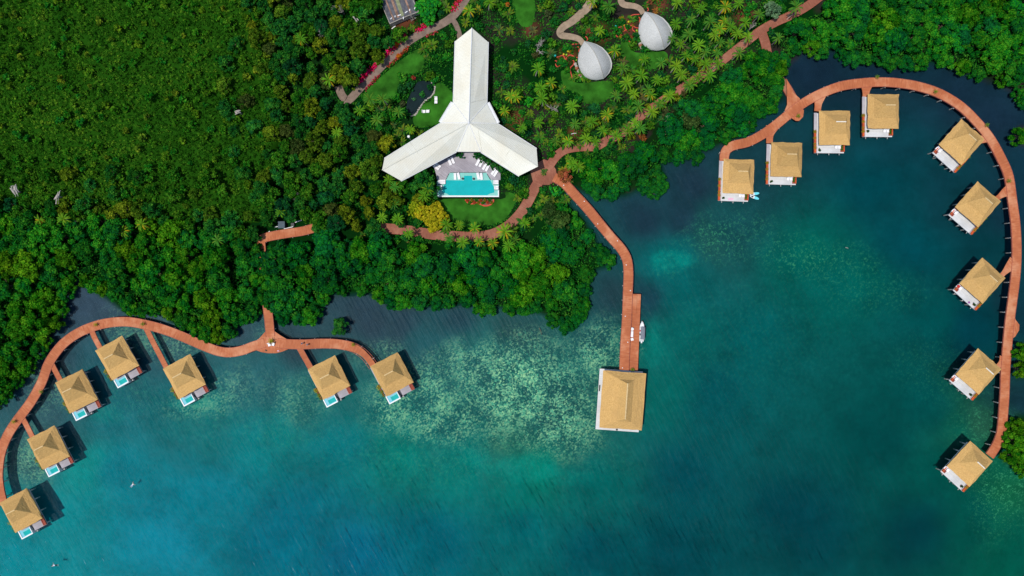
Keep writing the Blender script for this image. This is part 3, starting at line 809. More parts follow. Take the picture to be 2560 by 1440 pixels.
def crown_mesh(name, seed, rad, z0, z1, ncl, rc, leaf, dens, squash=0.8, gap=0.0, jit=0.55):
    """a crown of leafy clumps on an uneven dome; z0..z1 is where clump centres lie"""
    r = np.random.default_rng(seed)
    cs = []
    tries = 0
    lob = [(r.uniform(0, 6.28), r.uniform(0.1, 0.3)) for _ in range(3)]
    while len(cs) < ncl and tries < 4000:
        tries += 1
        a = r.uniform(0, 2 * math.pi); q = math.sqrt(r.uniform(0, 1))
        lobe = 1 + sum(m * math.cos((k + 2) * a + p) for k, (p, m) in enumerate(lob)) * 0.6
        x, y = q * rad * lobe * math.cos(a), q * rad * lobe * math.sin(a)
        z = z0 + (z1 - z0) * max(0, 1 - q * q) + r.uniform(-.25, .25) * rc
        rr = rc * r.uniform(0.65, 1.25) * (1.05 - 0.25 * q)
        if all((x - c[0]) ** 2 + (y - c[1]) ** 2 + ((z - c[2]) * 0.8) ** 2 > (0.62 * (rr + c[3])) ** 2 for c in cs):
            cs.append((x, y, z, rr, r.uniform(0.25, 0.75)))
    Vs, Qs, Ts, Vt, Ft, Tt = [], [], [], [], [], []
    nv = 0
    iv, iff = ico()
    for (x, y, z, rr, tn) in cs:
        n = int(dens * rr * rr)
        d = r.normal(size=(n, 3)); d /= np.linalg.norm(d, axis=1)[:, None]
        d[:, 2] = np.where(d[:, 2] < -0.35, -d[:, 2], d[:, 2])
        lump = 1 + 0.16 * np.sin(d[:, 0] * 7 + seed) * np.sin(d[:, 1] * 7 + tn * 9) + r.uniform(-.1, .1, n)
        P = np.array([x, y, z]) + d * rr * lump[:, None] * np.array([1, 1, squash])
        Nn = d + r.normal(size=(n, 3)) * jit; Nn /= np.linalg.norm(Nn, axis=1)[:, None]
        tone = np.clip(tn + r.normal(size=n) * 0.17, 0, 1)
        V, Q, T = leaf_cards(P, Nn, leaf * r.uniform(0.65, 1.35, n), tone, r)
        Vs.append(V); Qs.append(Q + nv); Ts.append(T); nv += len(V)
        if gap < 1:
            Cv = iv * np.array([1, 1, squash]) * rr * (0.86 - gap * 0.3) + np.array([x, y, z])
            Vt.append(Cv); Ft.append(iff); Tt.append(np.full(len(Cv), tn * 0.5))  # cores toned darker: shade in the leaf gaps put into their colour
    V = np.concatenate(Vs); Q = np.concatenate(Qs); T = np.concatenate(Ts)
    # cores as degenerate-free quads: write triangles by from_pydata instead
    faces = [tuple(q) for q in Q.tolist()]
    allV = [V]; allT = [T]; off = len(V)
    for Cv, ff, tt in zip(Vt, Ft, Tt):
        faces += [tuple(i + off for i in f) for f in ff]; allV.append(Cv); allT.append(tt); off += len(Cv)
    me = bpy.data.meshes.new(name)
    me.from_pydata(np.concatenate(allV).tolist(), [], faces)
    at = me.attributes.new('tone', 'FLOAT', 'POINT'); at.data.foreach_set('value', np.concatenate(allT).astype(np.float32))
    me.update(); me.materials.append(M['leaf'])
    return me


def trunk_mesh(name, h, r0, r1, lean=0.3, seed=0, limbs=4, spread=1.6, mat='bark', roots=0):
    r = random.Random(seed); mb = MB()
    top = (r.uniform(-lean, lean), r.uniform(-lean, lean), h)
    mid = (top[0] * 0.4 + r.uniform(-.1, .1), top[1] * 0.4, h * 0.5)
    mb.tube([(0, 0, -0.6), mid, top], [r0, (r0 + r1) / 2, r1], 7)
    for k in range(limbs):
        a = 2 * math.pi * (k + r.random() * 0.5) / limbs
        e = (top[0] + math.cos(a) * spread, top[1] + math.sin(a) * spread, h + r.uniform(0.2, 0.5) * spread)
        s = (mid[0] * 0.4 + top[0] * 0.6, mid[1] * 0.4 + top[1] * 0.6, h * 0.8)
        mb.tube([s, tuple((s[i] + e[i]) / 2 + (0.12 if i == 2 else 0) for i in range(3)), e], [r1 * 0.8, r1 * 0.55, r1 * 0.25], 5)
    for k in range(roots):
        a = 2 * math.pi * (k + r.random() * 0.6) / roots
        mb.tube([(0.02 * math.cos(a), 0.02 * math.sin(a), 1.3), (0.7 * math.cos(a), 0.7 * math.sin(a), 0.8), (1.2 * math.cos(a), 1.2 * math.sin(a), -0.7)], [0.09, 0.08, 0.06], 5)
    return mb.mesh(name, M[mat])


def palm_mesh(name, seed, L, nf, old, droop=0.6):
    """feather palm crown: arching fronds of paired leaflets; tone 1 = old yellow frond"""
    r = np.random.default_rng(seed)
    V, Q, T = [], [], []

    def quad(a, b, c, d, t):
        n = len(V); V.extend([a, b, c, d]); Q.append((n, n + 1, n + 2, n + 3)); T.extend([t] * 4)
    for k in range(nf):
        az = 2.399963 * k + r.uniform(-.2, .2)
        rank = k / nf                                    # 0 young upright .. 1 old hanging
        el = 1.15 - 1.15 * rank + r.uniform(-.1, .1)
        ln = L * r.uniform(0.85, 1.12) * (0.8 + 0.25 * rank)
        tone = 1.0 if rank > 1 - old and r.random() < 0.8 else max(0, r.uniform(-0.12, 0.12) + 0.10 * rank)
        h = np.array([math.cos(az), math.sin(az), 0]); side = np.array([-math.sin(az), math.cos(az), 0])
        pts = []; p = np.array([0, 0, 0.0]); e = el; ns = 9
        for j in range(ns + 1):
            pts.append(p.copy())
            p = p + (h * math.cos(e) + np.array([0, 0, math.sin(e)])) * ln / ns
            e -= droop * (0.5 + 1.6 * j / ns) * 0.34 * (1 + 0.4 * rank)
        for j in range(ns):
            a, b = pts[j], pts[j + 1]
            w = 0.035 * L / 2.7
            quad(a - side * w, a + side * w, b + side * w * 0.8, b - side * w * 0.8, min(1, tone + 0.08))
            prof = math.sin(math.pi * min(1, (j + 1.2) / (ns + 1))) ** 0.7
            for m in (0, 0.5):
                q = a * (1 - m) + b * m
                d = (b - a) / np.linalg.norm(b - a)
                for s in (-1, 1):
                    tip = q + (side * s * 0.78 + d * 0.62 + np.array([0, 0, -0.32])) * 0.095 * L * prof * r.uniform(0.8, 1.15)
                    wd = d * 0.06 * L / 2.7 * 1.3
                    tt = min(1, max(0, tone + r.uniform(-.06, .06)))
                    quad(q - wd, q + wd, tip + wd * 0.25, tip - wd * 0.25, tt)
    me = bpy.data.meshes.new(name); me.from_pydata([tuple(v) for v in V], [], Q)
    at = me.attributes.new('tone', 'FLOAT', 'POINT'); at.data.foreach_set('value', np.array(T, np.float32))
    me.update(); me.materials.append(M['frond'])
    return me


def blade_mesh(name, seed, L, n, width):
    """a rosette of broad arching blades (banana, ginger, bromeliad)"""
    r = np.random.default_rng(seed); V, Q, T = [], [], []
    for k in range(n):
        az = 2.399963 * k + r.uniform(-.3, .3); el = r.uniform(0.25, 1.2); l = L * r.uniform(0.7, 1.15); tn = r.uniform(0, 0.4) ** 1.5
        h = np.array([math.cos(az), math.sin(az), 0]); s = np.array([-math.sin(az), math.cos(az), 0]); p = np.array([0, 0, 0.1]); e = el; prev = None
        for j in range(5):
            w = width * (0.35, 0.9, 1.0, 0.75, 0.1)[j]
            cur = (p - s * w, p + s * w)
            if prev is not None:
                i = len(V); V += [prev[0], prev[1], cur[1], cur[0]]; Q.append((i, i + 1, i + 2, i + 3)); T += [tn] * 4
            prev = cur
            p = p + (h * math.cos(e) + np.array([0, 0, math.sin(e)])) * l / 4; e -= 0.35
    me = bpy.data.meshes.new(name); me.from_pydata([tuple(v) for v in V], [], Q)
    at = me.attributes.new('tone', 'FLOAT', 'POINT'); at.data.foreach_set('value', np.array(T, np.float32))
    me.update(); me.materials.append(M['frond'])
    return me


def twig_mesh(name, seed, h, spread):
    r = random.Random(seed); mb = MB()

    def grow(p, d, l, rad, depth):
        e = p + d * l
        mid = p + d * l * 0.5 + Vector((r.uniform(-.1, .1), r.uniform(-.1, .1), 0)) * l
        mb.tube([p, mid, e], [rad, rad * 0.85, rad * 0.65], 4 if depth else 6, False)
        if depth < 3:
            for _ in range(4 if depth < 2 else 3):
                nd = (d + Vector((r.uniform(-1, 1), r.uniform(-1, 1), r.uniform(-.2, .6))) * spread).normalized()
                grow(p + d * l * r.uniform(0.55, 1), nd, l * r.uniform(0.5, 0.75), rad * 0.55, depth + 1)
    grow(Vector((0, 0, 0)), Vector((0, 0, 1)), h, 0.16, 0)
    return mb.mesh(name, M['palebark'])


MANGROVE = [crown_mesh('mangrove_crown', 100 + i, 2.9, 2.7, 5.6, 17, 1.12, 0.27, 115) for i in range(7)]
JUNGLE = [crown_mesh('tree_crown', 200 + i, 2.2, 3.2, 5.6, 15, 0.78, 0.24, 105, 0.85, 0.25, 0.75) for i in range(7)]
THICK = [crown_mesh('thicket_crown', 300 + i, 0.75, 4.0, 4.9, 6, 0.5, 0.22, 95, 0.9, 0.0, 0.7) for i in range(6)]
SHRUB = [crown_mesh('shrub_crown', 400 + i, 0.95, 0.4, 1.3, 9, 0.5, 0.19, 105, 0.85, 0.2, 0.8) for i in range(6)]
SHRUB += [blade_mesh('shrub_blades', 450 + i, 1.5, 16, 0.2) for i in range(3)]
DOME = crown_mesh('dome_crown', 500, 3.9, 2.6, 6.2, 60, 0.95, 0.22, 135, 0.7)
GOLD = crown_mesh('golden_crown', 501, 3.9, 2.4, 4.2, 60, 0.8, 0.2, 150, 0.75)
PALMS = [palm_mesh('palm_fronds', 600 + i, 3.15, 15 + (i % 3), (0.0, 0.1, 0.35, 0.0, 0.15, 0.5)[i]) for i in range(6)]
MINIPALM = [palm_mesh('small_palm_fronds', 650 + i, 1.05, 13, (0.1, 0.35)[i]) for i in range(2)]
TR_M = [trunk_mesh('mangrove_trunk', 3.4, 0.22, 0.13, 0.4, i, 5, 1.7, 'bark', 6) for i in range(3)]
TR_J = [trunk_mesh('tree_trunk', 3.6, 0.2, 0.12, 0.4, 10 + i, 4, 1.3) for i in range(3)]
TR_T = [trunk_mesh('thicket_trunk', 4.0, 0.1, 0.06, 0.2, 20 + i, 3, 0.5) for i in range(2)]
TR_S = [trunk_mesh('shrub_stem', 0.5, 0.06, 0.04, 0.1, 30 + i, 4, 0.5) for i in range(2)]
TWIG = [twig_mesh('bare_branches', 700 + i, 2.2, 0.75) for i in range(4)]


def palm_trunk(seed, h):
    r = random.Random(seed); dx, dy = r.uniform(-.6, .6), r.uniform(-.6, .6)
    pts = [(dx * t * t, dy * t * t, -0.3 + (h + 0.3) * t) for t in (0, .25, .5, .75, 1)]
    return MB().tube(pts, [0.2, 0.15, 0.13, 0.12, 0.13], 7).mesh('palm_trunk', M['palebark']), (dx, dy)


PT = [(*palm_trunk(i, hh), hh) for i, hh in enumerate((5.2, 6.0, 4.4, 6.6))]
PLACED = []          # (obj, kind, px, py, look)


def jcol(c, v=0.2):
    k = random.uniform(1 - v, 1 + v); g = random.uniform(-v, v)
    k *= 1.12
    return (max(0, c[0] * k * (1 + g)), c[1] * k, max(0, c[2] * k * (1 - g * .5)), 1)


def plant(name, crown, trunk, px, py, zref, s, col, cat, base=0.3, kind=None, look='', pname='crown', tname='trunk', coff=(0, 0, 0), label=None, group=None, squash=1.0):
    x, y, _ = W(px, py, zref)
    root = thing(name, label, cat, (x, y, base), 0.0, group)
    root.scale = (s, s, s * squash)
    c = link(pname, crown, root); c.color = col; c.location = coff
    c.rotation_euler = (0, 0, random.uniform(0, 6.283))
    if trunk is not None:
        tr = link(tname, trunk, root)
    if kind: PLACED.append([root, kind, px, py, look])
    return root


def poisson(poly, dist, excl, tries=30000, pts=None, seed=1, margin=0.0):
    r = random.Random(seed)
    x0 = min(p[0] for p in poly); x1 = max(p[0] for p in poly); y0 = min(p[1] for p in poly); y1 = max(p[1] for p in poly)
    cx = np.array([r.uniform(x0, x1) for _ in range(tries)]); cy = np.array([r.uniform(y0, y1) for _ in range(tries)])
    ok = inpoly(cx, cy, poly)
    if margin: ok &= distline(cx, cy, poly, True) > margin
    for e in excl: ok &= ~e(cx, cy)
    grid = {}
    out = []
    for p in (pts or []):
        grid.setdefault((int(p[0] // dist), int(p[1] // dist)), []).append(p)
    for a, b in zip(cx[ok], cy[ok]):
        gx, gy = int(a // dist), int(b // dist)
        if all((a - q[0]) ** 2 + (b - q[1]) ** 2 >= dist * dist for i in (-1, 0, 1) for j in (-1, 0, 1) for q in grid.get((gx + i, gy + j), ())):
            grid.setdefault((gx, gy), []).append((a, b)); out.append((a, b))
    return out


def near(key, d):
    return lambda x, y: distline(x, y, PATHS_PX[key]) < d


def inside(poly, d=0):
    if d: return lambda x, y: inpoly(x, y, poly) | (distline(x, y, poly, True) < d)
    return lambda x, y: inpoly(x, y, poly)


# ---- mangroves along the shore
MG = [(0.006, 0.092, 0.006), (0.010, 0.110, 0.005), (0.022, 0.115, 0.004), (0.004, 0.078, 0.010), (0.034, 0.128, 0.004), (0.005, 0.090, 0.012)]
MLOOK = ['dark green', 'mid green', 'leaf green', 'deep green', 'light green', 'blue-green']


def mangrove(px, py, s, kind='mangrove tree', pal=None):
    k = random.choice(pal or range(6))
    return plant('mangrove_tree', random.choice(MANGROVE), random.choice(TR_M), px, py, 4.6 * s, s, jcol(MG[k], .24), 'tree', -0.25 + random.uniform(-1.0, 0.5) * s, kind, MLOOK[k])


def shore(poly, inset, step, s0, excl, seed, closed=True):
    """a row of smaller trees following the water's edge"""
    r = random.Random(seed); out = []
    pts = [(p[0], p[1]) for p in poly]
    for i in range(len(pts)):
        a = Vector(pts[i]); b = Vector(pts[(i + 1) % len(pts)])
        L = (b - a).length; n = max(1, int(L / step))
        for k in range(n):
            p = a + (b - a) * ((k + 0.5) / n)
            tv = (b - a).normalized()
            for nv in (Vector((-tv.y, tv.x)), Vector((tv.y, -tv.x))):
                q = p + nv * inset
                if inpoly(np.array([q.x]), np.array([q.y]), poly)[0] and distline(np.array([q.x]), np.array([q.y]), poly, True)[0] > inset * 0.7:
                    if not any(e(np.array([q.x]), np.array([q.y]))[0] for e in excl) and all((q.x - o[0]) ** 2 + (q.y - o[1]) ** 2 > (step * 0.62) ** 2 for o in out):
                        if -35 < q.x < 2595 and -35 < q.y < 1475: out.append((q.x, q.y))
                    break
    return out


def is_shore(x, y):
    d = np.full(np.shape(x), 1e9)
    d = distline(x, y, LAND, True)
    return d < 40


mangroves = []
def stem_clear(x, y):
    d = distline(x, y, PATHS_PX['stem'])
    return (d < 24) & ((y > 765) | (y < 618)) | (d < 5)


def link_clear(x, y): return (distline(x, y, PATHS_PX['link']) < 18) & (y < 122)

for poly, seed, ins in ((P_M1, 1, 19), (P_M2, 2, 19), (P_M3, 3, 19), (P_M4, 4, 19)):
    ex = [stem_clear, near('pier', 30), near('garden', 24), near('north', 24), link_clear, near('loop', 24)]
    ex_s = [lambda x, y: ~is_shore(x, y), near('pier', 24), stem_clear, link_clear]
    edge = shore(poly, ins, 34, 0.7, ex_s, seed)
    inner = poisson(poly, 42, ex, 14000, edge, seed, 20)
    inner = [p for p in inner if -40 < p[0] < 2600 and p[1] > -40]
    pal = {1: [1, 2, 0, 1, 4, 0], 2: [0, 1, 3, 5, 2], 3: [0, 3, 1, 5], 4: [0, 1, 2, 3, 5]}[seed]
    for p in edge: mangrove(p[0], p[1], random.uniform(0.62, 0.78), 'mangrove tree', pal)
    for p in inner: mangrove(p[0], p[1], random.uniform(0.98, 1.3), 'mangrove tree', pal)
    mangroves += edge + inner
for p, s in (((2556, 340), .8), ((2562, 880), .8), ((2560, 925), .75), ((2548, 1068), .8), ((2540, 1105), .85), ((2532, 1142), .75), ((2565, 1130), 1.0), ((2560, 1172), .8)):
    mangrove(p[0], p[1], s, 'mangrove tree', [4, 2])
for p in ((1914, 142), (1936, 146), (1928, 172), (1950, 172), (1944, 196), (642, 650), (668, 655), (643, 700), (668, 705), (645, 745), (672, 748)): mangrove(p[0], p[1], random.uniform(.7, .85))
isl = plant('mangrove_tree', MANGROVE[2], TR_M[0], 848, 818, 3.6, 0.72, (0.012, 0.11, 0.012, 1), 'tree', -0.3, label='lone small round mangrove standing in open water above the boardwalk')
big = plant('dome_tree', DOME, TR_J[0], 812, 608, 5.2, 1.0, (0.005, 0.115, 0.02, 1), 'tree', 0.3, label='large smooth dome-shaped deep green tree behind the boardwalk bend')
gold = plant('golden_tree', GOLD, TR_J[1], 1082, 540, 4.0, 0.98, (0.31, 0.28, 0.010, 1), 'tree', 0.3, label='big golden-yellow leafed tree below the swimming pool terrace')
gold2 = plant('golden_tree', SHRUB[1], TR_S[0], 1044, 520, 2.2, 2.4, (0.20, 0.25, 0.008, 1), 'tree', 0.3, label='smaller yellow-green tree tucked against the big golden tree')
plant('bright_tree', GOLD, TR_J[2], 1066, 14, 4.0, 0.9, (0.010, 0.21, 0.010, 1), 'tree', 0.3, label='bright emerald green tree beside the ruined dark-roofed building')
plant('rusty_tree', JUNGLE[3], TR_J[0], 1411, 438, 3.5, 0.85, (0.26, 0.085, 0.03, 1), 'tree', 0.3, label='rusty orange-leafed tree at the edge of the boardwalk roundabout')
plant('feathery_tree', JUNGLE[5], TR_J[0], 1395, 555, 4.2, 1.35, (0.032, 0.075, 0.014, 1), 'tree', 0.2, label='large feathery olive tree between pier and palm-lined boardwalk')
plant('feathery_tree', JUNGLE[2], TR_J[1], 1372, 525, 4.0, 1.0, (0.028, 0.066, 0.014, 1), 'tree', 0.2, label='smaller feathery olive tree just above the large feathery one')
plant('feathery_tree', JUNGLE[1], TR_J[2], 1728, 305, 4.0, 1.2, (0.035, 0.07, 0.015, 1), 'tree', 0.2, label='olive feathery tree among mangroves, beside a silvery bare-twigged tree')
plant('silvery_tree', JUNGLE[6], TR_J[0], 1932, 26, 4.0, 0.95, (0.10, 0.19, 0.09, 1), 'tree', 0.3, label='silvery pale green tree above the northern garden boardwalk')
plant('bright_tree', SHRUB[0], TR_S[0], 1322, 254, 1.5, 1.35, (0.03, 0.27, 0.012, 1), 'shrub', 0.3, label='vivid lime green round shrub between the orange palms')
plant('bright_tree', SHRUB[2], TR_S[1], 1388, 478, 1.5, 1.5, (0.012, 0.22, 0.012, 1), 'shrub', 0.3, label='vivid green round shrub in the fork below the boardwalk roundabout')

# ---- jungle trees between thicket and resort
JG = [(0.012, 0.085, 0.008), (0.026, 0.105, 0.006), (0.055, 0.105, 0.006), (0.006, 0.062, 0.014), (0.085, 0.125, 0.006), (0.035, 0.055, 0.010), (0.012, 0.10, 0.010)]
JLOOK = ['dark green', 'mid green', 'olive-yellow', 'deep blue-green', 'yellow-green', 'dull brownish', 'fresh green']
jt = poisson(J_POLY, 29, [near('gravel', 25), near('stem', 24), inside(PAVILION, 14), inside([(940, -40), (1060, -40), (1060, 40), (985, 78), (950, 40)], 8), lambda x, y: np.hypot(x - 705, y - 565) < 34, lambda x, y: np.hypot(x - 812, y - 608) < 38], 16000, mangroves, 8)
jt += poisson([(-60, 500), (150, 505), (400, 525), (640, 545), (645, 610), (560, 575), (300, 545), (100, 535), (-60, 515)], 30, [near('stem', 24), lambda x, y: np.hypot(x - 705, y - 565) < 34], 6000, mangroves + jt, 12)
jt += poisson(T_POLY, 48, [lambda x, y: (x < 560) & (y < 430), lambda x, y: np.sin(x * 12.9 + y * 78.2) > 0.1], 5000, jt, 31)
for p in jt:
    w = [3, 4, 2, 0.7, 1.2, 0.8, 4] if p[0] < 780 else [2, 3, 4, 1, 4, 2, 4]
    k = random.choices(range(7), w)[0]
    s = random.uniform(0.7, 1.2)
    plant('jungle_tree', random.choice(JUNGLE), random.choice(TR_J), p[0], p[1], 4.2 * s, s, jcol(JG[k], .2), 'tree', 0.3, 'jungle tree', JLOOK[k])

for (px, py, s_) in ((794, 572, .8), (803, 556, .9), (930, 576, .8), (938, 560, .8), (958, 585, .6), (1000, 560, .55), (1015, 590, .6)):
    plant('jungle_tree', random.choice(JUNGLE), random.choice(TR_J), px, py, 4.2 * s_, s_, jcol(JG[6], .2), 'tree', 0.3, 'jungle tree', JLOOK[6])
for (px, py) in ((657, 672), (655, 690)): mangrove(px + 9, py, .7)

# ---- dense thicket: one mass, with the larger crowns that stand out of it as trees
def build_thicket():
    r = np.random.default_rng(5)
    gx = np.arange(-176, -58, 0.92); gy = np.arange(14, 98, 0.92)
    X, Y = np.meshgrid(gx, gy); X = X.ravel() + r.uniform(-.42, .42, X.size); Y = Y.ravel() + r.uniform(-.42, .42, Y.size)

    def hill(x, y): return 3.1 + 2.4 * (fbm(x * 0.09, y * 0.09, 62) - .5) + 1.3 * (vnoise(x * 0.42, y * 0.42, 61) - .5)
    ok = inpoly(X * F / (H - 4.2) + 1280, 720 - Y * F / (H - 4.2), T_POLY) & (r.random(len(X)) > 0.07)
    X, Y = X[ok], Y[ok]
    rad = 0.5 * r.uniform(0.6, 1.5, len(X)); top = hill(X, Y) + r.uniform(-.45, .55, len(X)) + rad * .4
    big = fbm(X * 0.06, Y * 0.06, 66); mid = fbm(X * 0.2, Y * 0.2, 67)
    tt = np.clip(0.30 + (big - .5) * 0.6 + (mid - .5) * 0.7 + r.normal(size=len(X)) * 0.17, 0.02, 1)
    k = 13
    i = np.repeat(np.arange(len(X)), k); n = len(i)
    d = r.normal(size=(n, 3)); d[:, 2] = np.abs(d[:, 2]) + 0.25; d /= np.linalg.norm(d, axis=1)[:, None]
    P = np.stack([X[i], Y[i], top[i] - rad[i]], 1) + d * rad[i][:, None] * r.uniform(0.75, 1.1, n)[:, None]
    Nn = d + r.normal(size=(n, 3)) * 0.45; Nn /= np.linalg.norm(Nn, axis=1)[:, None]
    V, Q, T = leaf_cards(P, Nn, 0.21 * r.uniform(0.6, 1.4, n), np.clip(tt[i] + r.normal(size=n) * 0.1, 0, 1), r)
    gxs = np.arange(-172, -60, 1.0); gys = np.arange(16, 96, 1.0)
    GX, GY = np.meshgrid(gxs, gys); sh = GX.shape
    ins = inpoly(GX * F / (H - 4.2) + 1280, 720 - GY * F / (H - 4.2), T_POLY)
    hz = np.where(ins, hill(GX, GY) - 0.75, 0.2)
    q = np.arange(GX.size).reshape(sh) + len(V)
    q2 = np.stack([q[:-1, :-1].ravel(), q[:-1, 1:].ravel(), q[1:, 1:].ravel(), q[1:, :-1].ravel()], 1)
    q2 = q2[ins.ravel()[q2 - len(V)].any(axis=1)]
    V2 = np.stack([GX.ravel(), GY.ravel(), hz.ravel()], 1)
    o = link('forest', fast_mesh('forest', np.concatenate([V, V2]), np.concatenate([Q, q2]), M['leaf'], {'tone': ('FLOAT', np.concatenate([T, np.full(len(V2), 0.1)]))}))  # under-sheet toned dark, painting in the shade between tufts
    o.color = (0.050, 0.138, 0.008, 1)
    tag(o, 'dense low forest of small crowns covering the upper left of the island', 'forest', kind='stuff')


build_thicket()
tt = poisson(T_POLY, 22, [], 14000, None, 9, 6)
random.shuffle(tt)
TG = [(0.030, 0.120, 0.006), (0.050, 0.125, 0.006), (0.018, 0.115, 0.007), (0.080, 0.135, 0.008)]
TLOOK = ['mid green', 'olive green', 'fresh green', 'yellow-green']
for p in [q for q in tt if -15 < q[0] < 2600 and q[1] > -15][:270]:
    k = random.choices(range(4), [4, 3, 3, 1.5])[0]; s = random.uniform(0.7, 1.35)
    plant('forest_tree', random.choice(THICK), random.choice(TR_T), p[0], p[1], 4.0, s, jcol(TG[k], .2), 'tree', -0.55 - 4.3 * (s - 1) + random.uniform(-.5, .3), 'forest tree', TLOOK[k])

# ---- palms
PALM_PX = [(925, 248), (957, 248), (900, 277), (997, 280), (943, 300), (1027, 323), (973, 350), (973, 450), (987, 467), (1070, 473), (843, 330), (753, 97), (1225, 7),
           (987, 510), (955, 543), (995, 547), (1022, 583), (1117, 562), (1148, 563), (1123, 595), (1157, 606), (1060, 490), (1272, 614), (1313, 557), (1288, 600),
           (1345, 173), (1352, 220), (1355, 247), (1430, 267), (1305, 320), (1347, 307), (1390, 353), (1438, 310), (1465, 347), (1507, 327), (1570, 327), (1600, 320), (1597, 267), (1630, 280), (1673, 240),
           (1567, 207), (1603, 190), (1643, 200), (1703, 187), (1653, 157), (1557, 170), (1737, 147), (1763, 160), (1773, 190), (1793, 133), (1763, 130), (1727, 210), (1693, 7), (1753, 23), (1847, 10), (1827, 67), (1843, 83), (1863, 57), (1897, 37),
           (1787, 87), (1747, 113), (1723, 87), (1690, 60), (1523, 17), (1500, 77), (1430, 410), (1447, 417), (1990, 18), (1945, 95), (160, 547), (545, 600), (702, 530), (1700, 110), (1715, 140), (1680, 95), (1728, 50), (1775, 55), (1800, 105), (1620, 225), (1585, 235), (1540, 340), (1588, 308), (1648, 260), (1722, 214), (1745, 192), (1795, 160), (1540, 240), (1690, 165), (1610, 148), (1480, 305)]
PALM_OLD = [(822, 200), (1173, 27), (1187, 570), (1197, 603), (1233, 607), (1260, 580), (1290, 243), (1262, 277), (1277, 240), (1378, 207), (1420, 353), (1518, 287), (1627, 237), (1813, 17), (1810, 53), (1800, 73), (1480, 5), (1537, 127), (100, 550), (308, 577), (355, 560)]
PG = [(0.05, 0.20, 0.008), (0.085, 0.24, 0.010), (0.028, 0.16, 0.014)]
PLOOK = ['green', 'bright yellow-green', 'dark green']


def palm(px, py, old, s):
    k = random.choices(range(3), [3, 2, 2])[0]
    ti = random.randrange(4); tm, off, hh = PT[ti]
    cm = PALMS[random.choice((2, 5) if old else (0, 1, 3, 4))]
    return plant('palm_tree', cm, tm, px - off[0] * 8, py + off[1] * 8, hh * s + .3, s, jcol(PG[1 if old else k], .15), 'palm tree', 0.3, 'palm tree', 'orange-tinged' if old else PLOOK[k], 'fronds', 'trunk', (off[0], off[1], hh))


rp = random.Random(99)
for q in smooth_line(PATHS_PX['north'][5:], 3)[::2]:
    if q[0] < 1880:
        c = (q[0] + rp.uniform(-4, 4), q[1] + rp.choice((-13, 13)) + rp.uniform(-3, 3))
        if all((c[0] - o[0]) ** 2 + (c[1] - o[1]) ** 2 > 24 ** 2 for o in PALM_PX + PALM_OLD): PALM_PX.append(c)
for p in PALM_PX: palm(p[0], p[1], False, random.uniform(0.8, 1.08))
for p in PALM_OLD: palm(p[0], p[1], True, 1.25 if p == (1260, 580) else random.uniform(0.78, 1.0))
PALL = PALM_PX + PALM_OLD

# ---- shrubs and broad-leaved plants of the garden
G_POLY = [(868, 240), (930, 170), (1000, 115), (1060, 70), (1020, 70), (1050, -20), (2030, -20), (1960, 40), (1905, 125), (1850, 150), (1720, 250), (1650, 300), (1560, 395), (1500, 395), (1440, 420), (1420, 500), (1360, 525), (1330, 575), (1250, 620), (1100, 612), (900, 590), (960, 520), (1090, 490), (1085, 430), (1010, 460), (960, 400), (1000, 360), (900, 330), (860, 290)]
gex = [inside(PAVILION, 9), inside(TERRACE, 5), inside(POND, 6), inside([(945, -40), (1050, -40), (1050, 36), (990, 70), (952, 40)], 8)]
gex += [inside(L, 3) for L in LAWNS] + [near('gravel', 20), near('gravel_spur', 9), near('sand_one', 15), near('sand_two', 13), near('garden', 15), lambda x, y: distline(x, y, PATHS_PX['north']) < np.where(x < 1690, 5, 13), near('link', 14), near('pier', 16)]
gex += [lambda x, y, c=c: np.hypot(x - c[0], y - c[1]) < 50 for c in HUTS] + [lambda x, y: np.hypot(x - 1360, y - 430) < 34, lambda x, y: np.hypot(x - 1082, y - 540) < 38]
gex += [lambda x, y: (fbm(x * 0.03, y * 0.03, 90) < 0.40) & (x > 1225) & (y < 360)]
sh = poisson(G_POLY, 19, gex, 30000, None, 17)
random.shuffle(sh)
SG = [(0.010, 0.085, 0.008), (0.016, 0.12, 0.008), (0.05, 0.14, 0.008), (0.008, 0.07, 0.016), (0.13, 0.17, 0.01), (0.20, 0.07, 0.02), (0.05, 0.06, 0.02)]
SLOOK = ['dark green', 'mid green', 'light green', 'blue-green', 'yellow', 'reddish', 'brownish']
big_s = sh[:300]
for p in big_s:
    k = random.choices(range(7), [5, 6, 4, 3, 1.0, 0.25, 1.0])[0]; s = random.uniform(0.85, 1.55)
    c = random.choice(SHRUB)
    plant('garden_shrub', c, random.choice(TR_S), p[0], p[1], 1.2, s, jcol(SG[k], .2), 'shrub', 0.35, 'shrub', SLOOK[k], 'foliage', 'stem')


